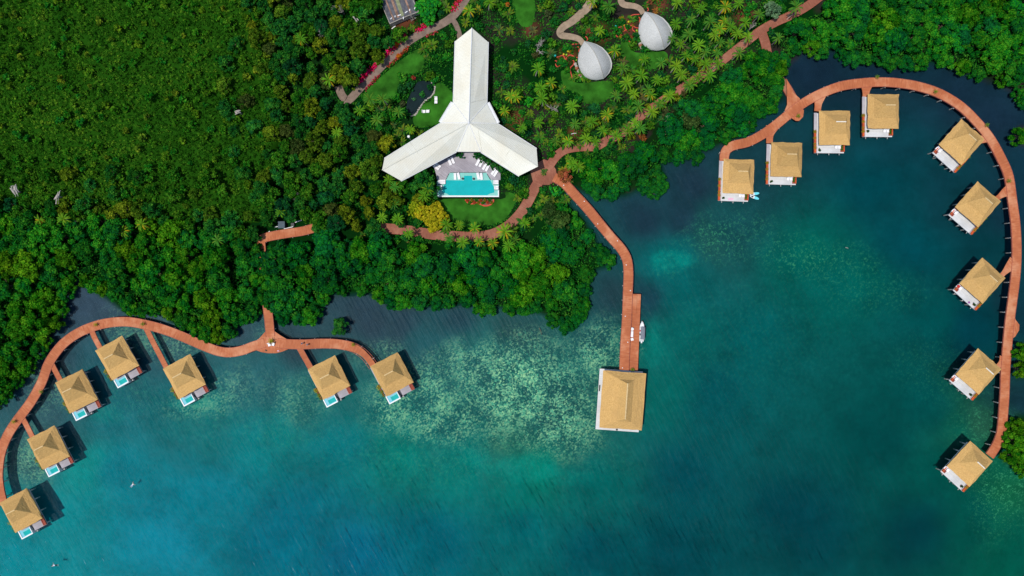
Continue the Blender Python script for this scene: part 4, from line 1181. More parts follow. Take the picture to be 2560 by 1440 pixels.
def build_undergrowth():
    """ground cover nobody could count"""
    r = np.random.default_rng(15)
    n = 230000
    px = r.uniform(-40, 2600, n); py = r.uniform(-40, 1020, n)
    mg = np.zeros(n, bool)
    for P in (P_M1, P_M2, P_M3, P_M4): mg |= inpoly(px, py, P) & (distline(px, py, P, True) > 13)
    gd = inpoly(px, py, G_POLY) | inpoly(px, py, J_POLY)
    ok = gd | mg
    for e in (inside(PAVILION, 2), inside(TERRACE, 1), inside(POND, 2), inside([(950, -40), (1045, -40), (1045, 30), (990, 62), (955, 36)], 2), near('gravel', 12), near('gravel_spur', 7), near('sand_one', 11), near('sand_two', 9), near('garden', 12), near('north', 11), near('link', 11), near('pier', 12), near('stem', 12)): ok &= ~e(px, py)
    for L in LAWNS: ok &= ~inpoly(px, py, L)
    ok &= ~(np.hypot(px - 1360, py - 430) < 32)
    x = (px - 1280) * (H - 0.6) / F; y = (720 - py) * (H - 0.6) / F
    f = fbm(x * 0.16, y * 0.16, 71); ok &= (f > 0.36) | mg
    for c in HUTS: ok &= ~((np.hypot(px - c[0] + 42, py - c[1] - 5) < 34) & (r.random(n) < 0.75))
    px, py, x, y, f, mg = (a[ok] for a in (px, py, x, y, f, mg))
    hh = 0.4 + np.clip(f - 0.33, 0.02, 1) * 3.6 * vnoise(x * 0.9, y * 0.9, 72) + mg * (0.7 + 1.1 * vnoise(x * 0.8, y * 0.8, 73))
    P = np.stack([x, y, hh], 1)
    Nn = np.stack([np.zeros(len(x)), np.zeros(len(x)), np.ones(len(x))], 1) + r.normal(size=(len(x), 3)) * 0.55; Nn /= np.linalg.norm(Nn, axis=1)[:, None]
    tone = np.clip(0.12 + 0.6 * vnoise(x * 0.6, y * 0.6, 74) + r.normal(size=len(x)) * 0.18, 0, 1)
    V, Q, T = leaf_cards(P, Nn, 0.23 * r.uniform(0.6, 1.5, len(x)), tone, r)
    o = link('undergrowth', fast_mesh('undergrowth', V, Q, M['leaf'], {'tone': ('FLOAT', T)}))
    o.color = (0.018, 0.115, 0.009, 1)
    tag(o, 'low leafy undergrowth carpeting the garden soil between shrubs and palms', 'undergrowth', kind='stuff')


build_undergrowth()

for k, (px, py, s, lab) in enumerate([(1345, 118, 1.5, 'bare silver-twigged tree in the garden left of the sandy path bend'), (1350, 105, 1.0, 'small bare grey tree touching the sandy path bend'), (1675, 312, 1.7, 'bare silver-twigged tree among mangroves above the dark inlet'), (812, 82, 1.5, 'bare grey-twigged tree standing in the upper jungle'),
                                      (745, 488, 1.3, 'bare pale-branched tree at the lower edge of the jungle'), (1382, 268, 1.3, 'bare silver-twigged tree beside the green clearing palms'), (1880, 68, 1.0, 'bare pale tree beside the northern garden boardwalk'), (205, 560, 1.2, 'bare pale-branched tree at the western forest edge'), (850, 20, 1.5, 'bare silvery tree at the top of the jungle'), (1030, 42, 0.9, 'dry bare tree overhanging the ruined building'), (430, 650, 0.8, 'small silvery snag among mangroves above the first long villa spur'), (556, 676, 0.8, 'small pale snag among mangroves left of the boardwalk stem'), (1062, 650, 0.9, 'bare grey snag among mangroves below the golden tree'), (2135, 80, 0.9, 'bare grey snag among mangroves above the loop boardwalk')]):
    x, y, _ = W(px, py, 3.2 * s)
    t = thing('bare_tree', lab, 'tree', (x, y, 0.3)); t.scale = (s, s, s)
    link('branches', TWIG[k % 4], t).rotation_euler = (0, 0, k * 1.3)

# pale fallen dead wood in the forest
for (px, py, n, ang, lab) in ((40, 478, 9, -1.1, 'heap of pale splintered dead trunks at the far western forest edge'), (148, 492, 6, 1.1, 'smaller heap of pale dead trunks in the western forest'), (597, 280, 4, 0.2, 'small pale dead stump lying in the middle of the forest'), (892, 52, 4, -1.2, 'pale fallen trunk in the jungle left of the ruined building')):
    x, y, _ = W(px, py, 4.4); mb = MB()
    for k in range(n):
        a = ang + random.uniform(-.35, .35); l = random.uniform(0.7, 1.8) * (1 if n > 5 else 0.6); ox, oy = random.uniform(-.6, .6), random.uniform(-.6, .6); c, s = math.cos(a), math.sin(a)
        mb.tube([(ox - c * l, oy - s * l, random.uniform(3.9, 4.6)), (ox, oy, random.uniform(4.5, 4.9)), (ox + c * l, oy + s * l, random.uniform(4.1, 5.3))], [0.16, 0.14, 0.05], 6)
    mb.tube([(0, 0, -0.1), (0, 0, 4.5)], [0.3, 0.22], 7)
    t = thing('dead_wood', lab, 'dead tree', (x, y, 0.3)); mb.build('trunk', M['palebark'], t)

# ------------------------------------------------------------------ thatched roofs
def hip_roof(hx, hy, ze, bx, by, bcx, bcy, zb, rl, rcx, rcy, zr, axis='x', sub=7, jit=0.05, seed=0, drop=0.32):
    """two-pitch hipped roof: eave rectangle, a break line, a short ridge; gently uneven like thatch"""
    r = random.Random(seed)
    E = [(-hx, -hy, ze), (hx, -hy, ze), (hx, hy, ze), (-hx, hy, ze)]
    B = [(bcx - bx, bcy - by, zb), (bcx + bx, bcy - by, zb), (bcx + bx, bcy + by, zb), (bcx - bx, bcy + by, zb)]
    if axis == 'x':
        Rg = [(rcx - rl, rcy, zr), (rcx + rl, rcy, zr)]
        top = [(B[0], B[1], Rg[1], Rg[0]), (B[1], B[2], Rg[1], Rg[1]), (B[2], B[3], Rg[0], Rg[1]), (B[3], B[0], Rg[0], Rg[0])]
    else:
        Rg = [(rcx, rcy - rl, zr), (rcx, rcy + rl, zr)]
        top = [(B[0], B[1], Rg[0], Rg[0]), (B[1], B[2], Rg[1], Rg[0]), (B[2], B[3], Rg[1], Rg[1]), (B[3], B[0], Rg[0], Rg[1])]
    quads = [(E[i], E[(i + 1) % 4], B[(i + 1) % 4], B[i]) for i in range(4)] + top
    mb = MB(); cache = {}

    def vid(p):
        k = (round(p[0], 3), round(p[1], 3), round(p[2], 3))
        if k not in cache:
            cache[k] = len(mb.v)
            j = jit * 3 if abs(p[2] - ze) < 0.01 else (jit if abs(p[2] - zr) > 0.01 else jit * 0.3)
            mb.v.append((p[0] + r.uniform(-j, j) * 0.8, p[1] + r.uniform(-j, j) * 0.8, p[2] + r.uniform(-j, j)))
        return cache[k]
    for (a, b, c, d) in quads:
        a, b, c, d = map(Vector, (a, b, c, d))
        for i in range(sub):
            for j in range(sub):
                f = []
                for (u, w) in ((i, j), (i + 1, j), (i + 1, j + 1), (i, j + 1)):
                    u /= sub; w /= sub
                    k = vid((a * (1 - u) + b * u) * (1 - w) + (d * (1 - u) + c * u) * w)
                    if k not in f: f.append(k)
                if len(f) > 2: mb.f.append(tuple(f))
    # eave thickness and soffit
    ring = []
    for i in range(4):
        for j in range(sub):
            ring.append(vid(Vector(E[i]) * (1 - j / sub) + Vector(E[(i + 1) % 4]) * (j / sub)))
    low = []
    for k in ring:
        x, y, z = mb.v[k]; low.append(len(mb.v)); mb.v.append((x * 0.975, y * 0.975, z - drop))
    n = len(ring)
    for i in range(n): mb.f.append((ring[(i + 1) % n], ring[i], low[i], low[(i + 1) % n]))
    mb.f.append(tuple(low[::-1]))
    return mb, Rg


def planks_box(x0, x1, y0, y1, z0, z1, alongx=True):
    mb = MB().bx(x0, x1, y0, y1, z0, z1)
    for i, v in enumerate(mb.v): mb.uv[i] = (v[1], v[0]) if alongx else (v[0], v[1])
    return mb


EAVE = 3.6


def villa_shell(name, label, px, py, ang, group, ridge, seed):
    x, y, _ = W(px, py, EAVE)
    t = thing(name, label, 'villa', (x, y, 0), R(ang), group)
    rb, Rg = hip_roof(4.45, 4.95, EAVE, 3.1, 2.85, 0, 0.75, 4.55, 1.4, 0.1, 0.85, 7.35, 'x', 8, 0.035, seed)
    ro = rb.build('roof', M['thatch'], t, smooth=False)
    MB().box((0.1, 0.85, 7.35), (2.8, 0.26, 0.16)).build('ridge_cap', M[ridge], ro)
    w = MB().bx(-3.5, 3.4, -3.4, 4.2, 1.8, 3.5)
    w.build('wall', M['villawall'], t)
    for (a, b) in ((-3.0, -1.2), (-1.1, 0.7), (0.8, 2.6)):
        MB().bx(a, b, -3.44, -3.405, 1.85, 3.3).build('glass_door', M['glass'], t)
    for xx in (-3.4, -1.4, 1.4, 3.2):
        for yy in (-6.5, -2.5, 1.2, 4.0):
            MB().tube([(xx, yy, -1.0), (xx, yy, 1.58)], 0.17, 7).build('pile', M['pile'], t)
    return t


def planter(t, x0, x1, y0, y1, mat, plants, z0=1.81, h=0.4, small=True):
    b = MB()
    b.bx(x0, x1, y0, y0 + 0.12, z0, z0 + h); b.bx(x0, x1, y1 - 0.12, y1, z0, z0 + h)
    b.bx(x0, x0 + 0.12, y0 + 0.122, y1 - 0.122, z0, z0 + h); b.bx(x1 - 0.12, x1, y0 + 0.122, y1 - 0.122, z0, z0 + h)
    b.bx(x0 + 0.122, x1 - 0.122, y0 + 0.122, y1 - 0.122, z0, z0 + h - 0.12)
    o = b.build('planter', M[mat], t)
    for (xx, yy, s, c, mesh) in plants:
        p = link('planter_plant', mesh, o); p.location = (xx, yy, z0 + h - 0.15); p.scale = (s, s, s); p.color = c; p.rotation_euler = (0, 0, random.uniform(0, 6))
    return o


YEL = (0.22, 0.24, 0.01, 1); GRN = (0.03, 0.15, 0.01, 1); LIM = (0.09, 0.20, 0.01, 1)


def plunge_villa(px, py, ang, label, seed):
    t = villa_shell('thatched_villa', label, px, py, ang, 'western thatched villas with plunge pools', 'ridge', seed)
    planks_box(-0.5, 3.55, -6.95, 4.6, 1.6, 1.8).build('deck', M['greydeck'], t)
    planks_box(-5.1, -0.502, -4.9, 4.6, 1.6, 1.796).build('deck', M['greydeck'], t)
    st = MB()
    for k in range(5): st.bx(-1.35, -0.52, -5.3 - 0.5 * k, -4.82 - 0.5 * k, 0.1, 1.5 - 0.28 * k)
    st.build('stairs', M['darkgap'], t)
    MB().bx(-0.9, -0.5, -7.5, -7.1, 0.0, 0.9).build('landing', M['pile'], t)
    p = MB()
    p.bx(-5.1, -1.42, -7.45, -7.12, 0.2, 1.86); p.bx(-5.1, -4.78, -7.118, -4.905, 0.2, 1.86); p.bx(-1.62, -1.42, -7.118, -4.905, 0.2, 1.84)
    p.bx(-4.778, -1.622, -7.118, -4.905, 0.2, 1.2)
    po = p.build('plunge_pool', M['white'], t)
    MB().bx(-4.776, -1.624, -7.115, -4.91, 1.21, 1.70).build('pool_shelf', M['plungeshelf'], po)
    MB().bx(-3.95, -1.75, -6.95, -5.75, 1.3, 1.706).build('pool_water', M['plunge'], po)
    MB().bx(-4.0, -1.5, -5.25, -4.95, 1.708, 1.85).build('pool_step', M['greydeck'], po)
    planter(t, 2.65, 3.55, -6.9, -4.0, 'redplanter', [])
    planter(t, -5.55, -5.12, -4.6, -0.9, 'redplanter', [(-5.5, -1.6, 0.42, YEL, PALMS[2]), (-5.45, -3.2, 0.36, LIM, PALMS[1]), (-5.4, -4.3, 0.3, GRN, PALMS[0])])
    MB().bx(2.45, 2.6, -6.9, -4.2, 1.805, 2.0).build('bench', M['beam'], t)
    return t


def deck_villa(px, py, ang, label, seed, ridge, m=1):
    """m = -1: the same villa built mirror-wise, its side walkway on the other flank"""
    t = villa_shell('thatched_villa', label, px, py, ang, 'eastern thatched villas with open decks', ridge, seed)
    X = lambda a, b: (min(m * a, m * b), max(m * a, m * b))
    planks_box(*X(-4.2, 3.6), -6.95, 4.6, 1.6, 1.8).build('deck', M['whitedeck'], t)
    planks_box(*X(-5.1, -4.202), -6.95, 4.75, 1.6, 1.796, False).build('walkway', M['greydeck'], t)
    planter(t, *X(-5.15, -4.6), -6.9, -0.4, 'planter', [(-4.9 * m, -0.8, 0.30, LIM, PALMS[1]), (-4.9 * m, -2.6, 0.26, YEL, PALMS[2]), (-4.9 * m, -4.4, 0.25, LIM, PALMS[0]), (-4.85 * m, -5.4, 0.28, YEL, PALMS[3])])
    planter(t, *X(2.55, 3.2), -6.6, -4.0, 'redplanter', [(2.85 * m, -4.5, 0.3, GRN, SHRUB[0]), (2.85 * m, -5.2, 0.3, GRN, SHRUB[2]), (2.85 * m, -5.9, 0.3, GRN, SHRUB[3])] if m > 0 else [], 1.81, 0.3)
    MB().bx(*X(3.3, 3.58), -6.6, -3.9, 1.805, 2.3).build('side_wall', M['planter'], t)
    for xx in (-3.9, -0.6, 2.4):
        MB().tube([(xx * m, -6.7, 1.45), (xx * m, -7.45, 1.45)], 0.1, 6).build('beam_end', M['pile'], t)
    return t


VA = [(293, 895, 29, 'thatched villa with plunge pool, topmost on the western boardwalk, under its arch'), (191, 978, 26.5, 'thatched villa with plunge pool, second from the top on the western arc'),
      (121.5, 1119.7, 27, 'thatched villa with plunge pool, next above the bottom-left corner one'), (52.5, 1276.5, 28, 'thatched villa with plunge pool touching the bottom-left edge of the photo'),
      (461, 941.5, 28.2, 'thatched villa with plunge pool at the end of the longest western walkway'), (822.6, 944, 27.3, 'thatched villa with plunge pool just right of the boardwalk platform'), (979.9, 935.8, 28, 'thatched villa with plunge pool at the eastern tip of the western boardwalk')]
for i, (px, py, a, lab) in enumerate(VA): plunge_villa(px, py, a, lab, i)
VB = [(1845.9, 441, -2, 'thatched deck villa with two paddleboards, at the start of the loop boardwalk', 'ridge'), (1966, 399, -1.5, 'square thatched deck villa, second along the loop boardwalk, left of a white-ridged one', 'ridge'),
      (2086.3, 319.5, -0.3, 'upright thatched deck villa with a white ridge cap, third along the loop', 'paleridge'), (2208, 278.5, -0.3, 'thatched deck villa nearest the top of the looping boardwalk', 'ridge'),
      (2404, 355, -42, 'topmost of the diagonal thatched villas on the right loop', 'ridge'), (2444.3, 511, -41, 'second diagonal thatched villa down the right loop', 'ridge'), (2456, 701.7, -42, 'middle diagonal thatched villa on the right loop, red float beside it', 'ridge'),
      (2446, 928.7, -41, 'white-ridged diagonal thatched villa, second from the bottom on the right', 'paleridge'), (2424.9, 1159.4, -42.3, 'white-ridged thatched villa at the bottom end of the right loop', 'paleridge')]
VROOT = []
for i, (px, py, a, lab, rg) in enumerate(VB): VROOT.append(deck_villa(px, py, a, lab, 20 + i, rg, 1 if i < 4 else -1))


def local(v, x, y, z):
    a = v.rotation_euler.z; c, s = math.cos(a), math.sin(a)
    return (v.location.x + x * c - y * s, v.location.y + x * s + y * c, z)


def chair_at(loc, rz, label, group):
    t = thing('deck_chair', label, 'chair', loc, rz, group)
    MB().bx(-0.38, 0.38, -0.4, 0.4, 0.3, 0.42).build('seat', M['cushion'], t)
    MB().box((0, 0.45, 0.6), (0.76, 0.12, 0.55), 0, R(-15)).build('backrest', M['cushion'], t)
    for sx in (-1, 1):
        for sy in (-1, 1): MB().bx(sx * 0.33 - .03, sx * 0.33 + .03, sy * .33 - .03, sy * .33 + .03, 0, 0.298).build('leg', M['white'], t)


names_b = ['villa beside two paddleboards', 'second villa of the loop', 'third villa of the loop', 'villa at the top of the loop', 'topmost diagonal villa', 'second diagonal villa', 'middle diagonal villa', 'diagonal villa second from bottom', 'villa at the lower end of the loop']
for i, v in enumerate(VROOT):
    for k, xx in enumerate((1.2, 2.1) if i < 4 else (-3.5, -2.5)):
        chair_at(local(v, xx, -5.35, 1.8), v.rotation_euler.z + (0.1 if k else -0.1), 'white deck chair under the eave of the ' + names_b[i], 'deck chairs of the ' + names_b[i])
for i in (0, 1, 2, 3, 6, 7, 8):
    v = VROOT[i]
    t = thing('potted_plant', 'small potted plant on the deck of the ' + names_b[i], 'potted plant', local(v, -3.7 if i < 4 else 3.5, -6.1 if i != 3 else -5.4, 1.8), 0, 'potted plants on villa decks')
    MB().tube([(0, 0, 0), (0, 0, 0.45)], [0.2, 0.27], 10).build('pot', M['terracotta'], t)
    p = link('foliage', SHRUB[i % 4], t); p.scale = (.38,) * 3; p.location = (0, 0, .3); p.color = (0.01, 0.07, 0.015, 1)
o = planks_box(-0.75, 0.75, -0.35, 0.35, 0.0, 0.04).build('mat', M['pink']); o.location = local(VROOT[0], -1.4, -6.35, 1.805); o.rotation_euler = VROOT[0].rotation_euler
tag(o, 'pale pink mat on the deck of the villa with the paddleboards', 'mat')
o = MB().ball((0, 0, 0.14), 0.33, 12, 7, (1, 1, .4)).build('cushion', M['purple'], smooth=True); o.location = local(VROOT[6], 2.2, -6.5, 1.8)
tag(o, 'round purple cushion on the deck of the middle diagonal villa', 'cushion')
fl = MB(); fl.tube([(0.3 * math.cos(a), 0.3 * math.sin(a), 0.14) for a in [k * math.pi / 8 for k in range(17)]], 0.16, 8, False)
o = fl.build('swim_float', M['red'], smooth=True); o.location = local(VROOT[6], -3.44, -5.3, 1.6)
tag(o, 'small bright red float resting on a side wall of the middle diagonal villa', 'float')
o.location.z = 2.33

# paddleboards
for (px, py, a, lab) in ((1886, 484.5, 8, 'upper of two pale blue paddleboards tied beside the villa deck'), (1886, 493.5, -20, 'lower of two pale blue paddleboards tied beside the villa deck')):
    x, y, _ = W(px, py, 0.1)
    t = thing('paddleboard', lab, 'paddleboard', (x, y, 0), R(a), 'paddleboards')
    prof = [(-1.45, 0.02), (-1.2, .22), (-.7, .36), (0, .40), (.7, .38), (1.15, .28), (1.42, .1)]
    front = [p for p in prof if p[0] <= 0.1]; back = [p for p in prof if p[0] >= -0.1]
    MB().prism([(a, b) for a, b in front] + [(a, -b) for a, b in front[::-1]], -0.02, 0.14).build('nose', M['white'], t)
    MB().prism([(a + .001, b) for a, b in back] + [(a + .001, -b) for a, b in back[::-1]], -0.02, 0.145).build('tail', M['aqua'], t)
    MB().bx(-0.95, -0.35, -0.2, 0.2, 0.15, 0.18).build('deck_pad', M['black'], t)

# ------------------------------------------------------------------ overwater hall
x, y, _ = W(1556.5, 1001, 4.2)
th = thing('thatched_hall', 'largest thatched overwater hall with white deck at the end of the pier', 'hall', (x, y, 0), R(-4))
rb, Rg = hip_roof(6.15, 8.2, 4.2, 2.1, 6.0, 0.5, 0.2, 5.8, 4.9, 0.5, 0.35, 7.7, 'y', 9, 0.035, 77)
ro = rb.build('roof', M['thatch'], th)
MB().box((0.5, 0.35, 7.7), (0.32, 10.2, 0.2)).build('ridge_cap', M['ridge'], ro)
planks_box(-6.85, 5.7, -9.25, 8.4, 1.6, 1.85).build('deck', M['whitedeck'], th)
MB().bx(-5.2, 5.1, -7.2, 7.2, 1.86, 4.0).build('wall', M['villawall'], th)
for s in (-1, 1):
    for k in range(3):
        MB().bx(-4.6 + 3.2 * k, -2.0 + 3.2 * k, s * 7.2 - 0.02 + (0.022 if s > 0 else -0.022), s * 7.2 + 0.02 + (0.022 if s > 0 else -0.022), 1.9, 3.6).build('glass_door', M['glass'], th)
for xx in (-6.4, -2.4, 1.8, 5.3):
    for yy in (-8.9, -4.5, 0, 4.5, 8):
        MB().tube([(xx, yy, -1.2), (xx, yy, 1.58)], 0.2, 7).build('pile', M['pile'], th)
MB().bx(-6.7, -6.45, 1.9, 3.6, 1.86, 2.3).build('bench', M['black'], th)
MB().bx(-0.95, -0.45, -9.1, -8.75, 1.86, 2.2).build('steps_hatch', M['black'], th)

# ------------------------------------------------------------------ white pavilion with three wings
ZE, ZR, ZH = 5.0, 8.2, 9.4


def PZ(zx, zy, z):
    return Vector(W(940 + zx / 3.4286, 50 + zy / 3.4286, z))


tpav = thing('pavilion', 'large cream metal-roofed pavilion with three radiating wings above the swimming pool', 'pavilion', (*W(1172, 310)[:2], 0.35))
hub = PZ(796, 882, ZH)


def roof_faces(name, faces, parent, th=0.16):
    """roof planes: each polygon gets uv.x along its eave so the seams run up the slope"""
    mb = MB()
    for poly in faces:
        poly = [Vector(p) for p in poly]
        e = (poly[1] - poly[0]); e.z = 0; e.normalize()
        nrm = (poly[1] - poly[0]).cross(poly[2] - poly[0])
        if nrm.z < 0: poly = [poly[1], poly[0]] + poly[:1:-1]
        n0 = len(mb.v); n = len(poly)
        f = Vector((-e.y, e.x, 0))
        for dz in (0, -th):
            for p in poly:
                mb.uv[len(mb.v)] = (p.dot(e), p.dot(f)); mb.v.append((p.x, p.y, p.z + dz))
        mb.f.append(tuple(range(n0, n0 + n))); mb.f.append(tuple(range(n0 + n, n0 + 2 * n))[::-1])
        for i in range(n): mb.f.append((n0 + (i + 1) % n, n0 + i, n0 + n + i, n0 + n + (i + 1) % n))
    return mb.build(name, M['cream'], parent, True)


def beam_between(pairs, r, name, mat, parent):
    for a, b in pairs:
        a, b = Vector(a), Vector(b)
        MB().tube([a, b], r, 6).build(name, mat, parent, True)


LOWR = ZE - 0.25
# north wing
nl0, nl1 = PZ(680, 180, ZE), PZ(664, 710, ZE)
nr0, nr1 = PZ(960, 188, ZE), PZ(948, 712, ZE)
ntip = PZ(822, 68, ZR)
nmid = PZ(797, 700, ZR + 0.5)
wn = roof_faces('wing_roof', [[nl0, nl1, hub, ntip], [nr1, nr0, ntip, hub]], tpav)
beam_between([(ntip + Vector((0, 0, .05)), hub + Vector((0, 0, .05)))], 0.13, 'ridge_cap', M['gutter'], wn)
beam_between([(nl0 + Vector((-.12, 0, -.15)), nl1 + Vector((-.12, 0, -.15))), (nr0 + Vector((.12, 0, -.15)), nr1 + Vector((.12, 0, -.15)))], 0.11, 'gutter', M['gutter'], wn)
# south-west wing
su0, su1 = PZ(560, 882, ZE), PZ(72, 1188, ZE)
sl0, sl1 = PZ(690, 1128, ZE), PZ(214, 1378, ZE)
stip = PZ(52, 1286, ZR - .4)
ws = roof_faces('wing_roof', [[su1, su0, hub, stip], [sl0, sl1, stip, hub]], tpav)
beam_between([(stip + Vector((0, 0, .05)), hub + Vector((0, 0, .05)))], 0.13, 'ridge_cap', M['cream'], ws)
beam_between([(su0 + Vector((-.08, .12, -.15)), su1 + Vector((-.08, .12, -.15))), (sl0 + Vector((0, -.12, -.15)), sl1 + Vector((0, -.12, -.15)))], 0.11, 'gutter', M['gutter'], ws)
# south-east wing
eu0, eu1 = PZ(1036, 886, ZE), PZ(1376, 1104, ZE)
el0, el1 = PZ(898, 1130, ZE), PZ(1226, 1336, ZE)
etip = PZ(1388, 1256, ZR - .4)
we = roof_faces('wing_roof', [[eu0, eu1, etip, hub], [el1, el0, hub, etip]], tpav)
beam_between([(etip + Vector((0, 0, .05)), hub + Vector((0, 0, .05)))], 0.13, 'ridge_cap', M['cream'], we)
beam_between([(eu0 + Vector((.08, .12, -.15)), eu1 + Vector((.08, .12, -.15))), (el0 + Vector((0, -.12, -.15)), el1 + Vector((0, -.12, -.15)))], 0.11, 'gutter', M['gutter'], we)
def laps(e0, e1, r0, r1, f0, f1, ts, lead, parent):
    for tq in ts:
        mb = MB(); tr = min(1, max(0, tq + lead))
        mb.tube([e0.lerp(e1, tq) + Vector((0, 0, .03)), r0.lerp(r1, tr) + Vector((0, 0, .05)), f0.lerp(f1, tq) + Vector((0, 0, .03))], 0.06, 5)
        mb.build('lap_joint', M['cream'], parent, True)


laps(nl0, nl1, ntip, hub, nr0, nr1, (0.52, 0.93), -0.14, wn)
laps(su1, su0, stip, hub, sl1, sl0, (0.45,), -0.05, ws)
laps(eu1, eu0, etip, hub, el1, el0, (0.5, 0.97), -0.1, we)
# hub triangles between the wings
up = Vector((0, 0, 0.06))
hubroof = roof_faces('hub_roof', [[nl1, su0, hub + up], [eu0, nr1, hub + up], [sl0, el0, hub + up]], tpav)
beam_between([(nl1 + up, hub + up), (su0 + up, hub + up), (nr1 + up, hub + up), (eu0 + up, hub + up), (sl0 + up, hub + up), (el0 + up, hub + up)], 0.12, 'hip_cap', M['gutter'], hubroof)
for a, b in ((nl1, su0), (nr1, eu0)):
    o = Vector((a.y - b.y, b.x - a.x, 0)).normalized() * 0.35
    if (a + o - hub).length < (a - o - hub).length: o = -o
    z = Vector((0, 0, -0.3))
    mb = MB(); ribbon(mb, [a + o, b + o], 0.75, ZE - 0.34, ZE - 0.24); mb.build('lower_eave', M['gutter'], hubroof, True)
    mb = MB(); ribbon(mb, [a + o * 2.4, b + o * 2.4], 0.14, ZE - 0.5, ZE - 0.2); mb.build('gutter', M['gutter'], hubroof, True)
ca = [PZ(692, 1088, 4.72), PZ(897, 1088, 4.72), PZ(899, 1132, 4.55), PZ(691, 1130, 4.55)]
roof_faces('canopy', [[ca[3], ca[2], ca[1], ca[0]]], tpav)
beam_between([(ca[0] + Vector((0, 0, .5)), ca[1] + Vector((0, 0, .5)))], 0.08, 'rail', M['gutter'], tpav)
MB().ball(tuple(hub + Vector((0, 0, .1))), 0.35, 10, 6).build('finial', M['gutter'], tpav, True)


def inset_wall(pts, k):
    c = sum((Vector(p) for p in pts), Vector((0, 0, 0))) / len(pts)
    return [tuple((Vector(p) * (1 - k) + c * k).xy) for p in pts]


for pl in ([nl0, nl1, nr1, nr0], [su1, su0, sl0, sl1], [eu0, eu1, el1, el0]):
    MB().prism(inset_wall(pl, 0.14), 0.2, ZE - 0.3).build('wall', M['wall'], tpav, True)
MB().prism(inset_wall([nl1, su0, sl0, el0, eu0, nr1], 0.1), 0.2, ZE - 0.32).build('wall', M['wall'], tpav, True)
x, y, _ = W(1022, 342, 4.2)
t = thing('roof_vent', 'small round white vent at the upper eave of the south-western wing', 'vent', (x, y, 0.35))
MB().tube([(0, 0, 0), (0, 0, 4.2)], 0.12, 8).build('pipe', M['gutter'], t); MB().ball((0, 0, 4.3), 0.4, 10, 6, (1, 1, .5)).build('cap', M['white'], t)

# ------------------------------------------------------------------ swimming pool and terrace
def PP(zx, zy, z):
    return W(960 + zx / 5.818, 340 + zy / 5.818, z)


ter = [PP(*p, 0.7)[:2] for p in [(722, 440), (764, 392), (900, 320), (1060, 230), (1310, 230), (1480, 330), (1640, 430), (1694, 500), (1694, 640), (1560, 640), (1490, 535), (955, 535), (900, 635), (770, 635), (760, 560)]]
mb = MB().prism(ter, 0.25, 0.7)
for i, v in enumerate(mb.v): mb.uv[i] = (v[0] * 0.6 + v[1] * 0.8, v[0])
mb.build('pool_terrace', M['pooldeck'])
tag(bpy.context.scene.objects['pool_terrace'], 'grey timber pool terrace fanning out below the white pavilion', 'terrace')
tpool = thing('swimming_pool', 'turquoise swimming pool with pale shallow shelf and white infinity rim', 'swimming pool', (*PP(1220, 740, 0)[:2], 0.35))


def poolpart(name, pts, z0, z1, mat, parent=tpool):
    return MB().prism([PP(*p, z1)[:2] for p in pts], z0, z1).build(name, mat, parent, True)


poolpart('catch_basin', [(768, 640), (1712, 640), (1712, 922), (768, 922)], 0.2, 0.34, M['catch'])
poolpart('basin', [(770, 652), (905, 632), (958, 535), (1490, 535), (1556, 640), (1672, 652), (1672, 872), (770, 872)], 0.345, 0.66, M['poolshelf'])
poolpart('pool_water', [(908, 642), (1162, 647), (1166, 578), (1282, 578), (1286, 647), (1546, 642), (1596, 740), (1606, 822), (1540, 838), (1500, 862), (948, 862), (910, 836), (842, 822), (862, 742)], 0.4, 0.675, M['poolwater'])
poolpart('rim', [(770, 866), (1672, 868), (1672, 886), (770, 886)], 0.346, 0.75, M['white'])
poolpart('rim', [(768, 780), (784, 780), (784, 865), (768, 865)], 0.346, 0.74, M['white'])
poolpart('rim', [(1656, 790), (1672, 790), (1672, 867), (1656, 867)], 0.346, 0.74, M['white'])
for (a, b) in (((940, 552), (905, 625)), ((1496, 552), (1548, 635)), ((965, 532), (1480, 532))):
    p, q = PP(*a, .78), PP(*b, .78)
    MB().tube([p, q], 0.06, 5).build('edge_strip', M['black'], tpool, True)
for a in ((1146, 624), (1304, 626)):
    p = PP(*a, 0.7); MB().tube([(p[0], p[1], 0.6), (p[0], p[1], 1.3)], [0.25, 0.32], 10).build('pot', M['black'], tpool, True)


def lounger(x, y, z, rz, label, group):
    t = thing('sun_lounger', label, 'sun lounger', (x, y, z), rz, group)
    MB().bx(-0.36, 0.36, -0.95, 0.35, 0.22, 0.36).build('mattress', M['cushion'], t)
    MB().box((0, 0.66, 0.48), (0.72, 0.7, 0.12), 0, R(28)).build('backrest', M['cushion'], t)
    MB().bx(-0.38, 0.38, -0.97, 0.9, 0.15, 0.218).build('frame', M['white'], t)
    for sx in (-1, 1):
        for sy in (-0.85, 0.75): MB().bx(sx * .33 - .03, sx * .33 + .03, sy - .03, sy + .03, 0, 0.148).build('leg', M['white'], t)


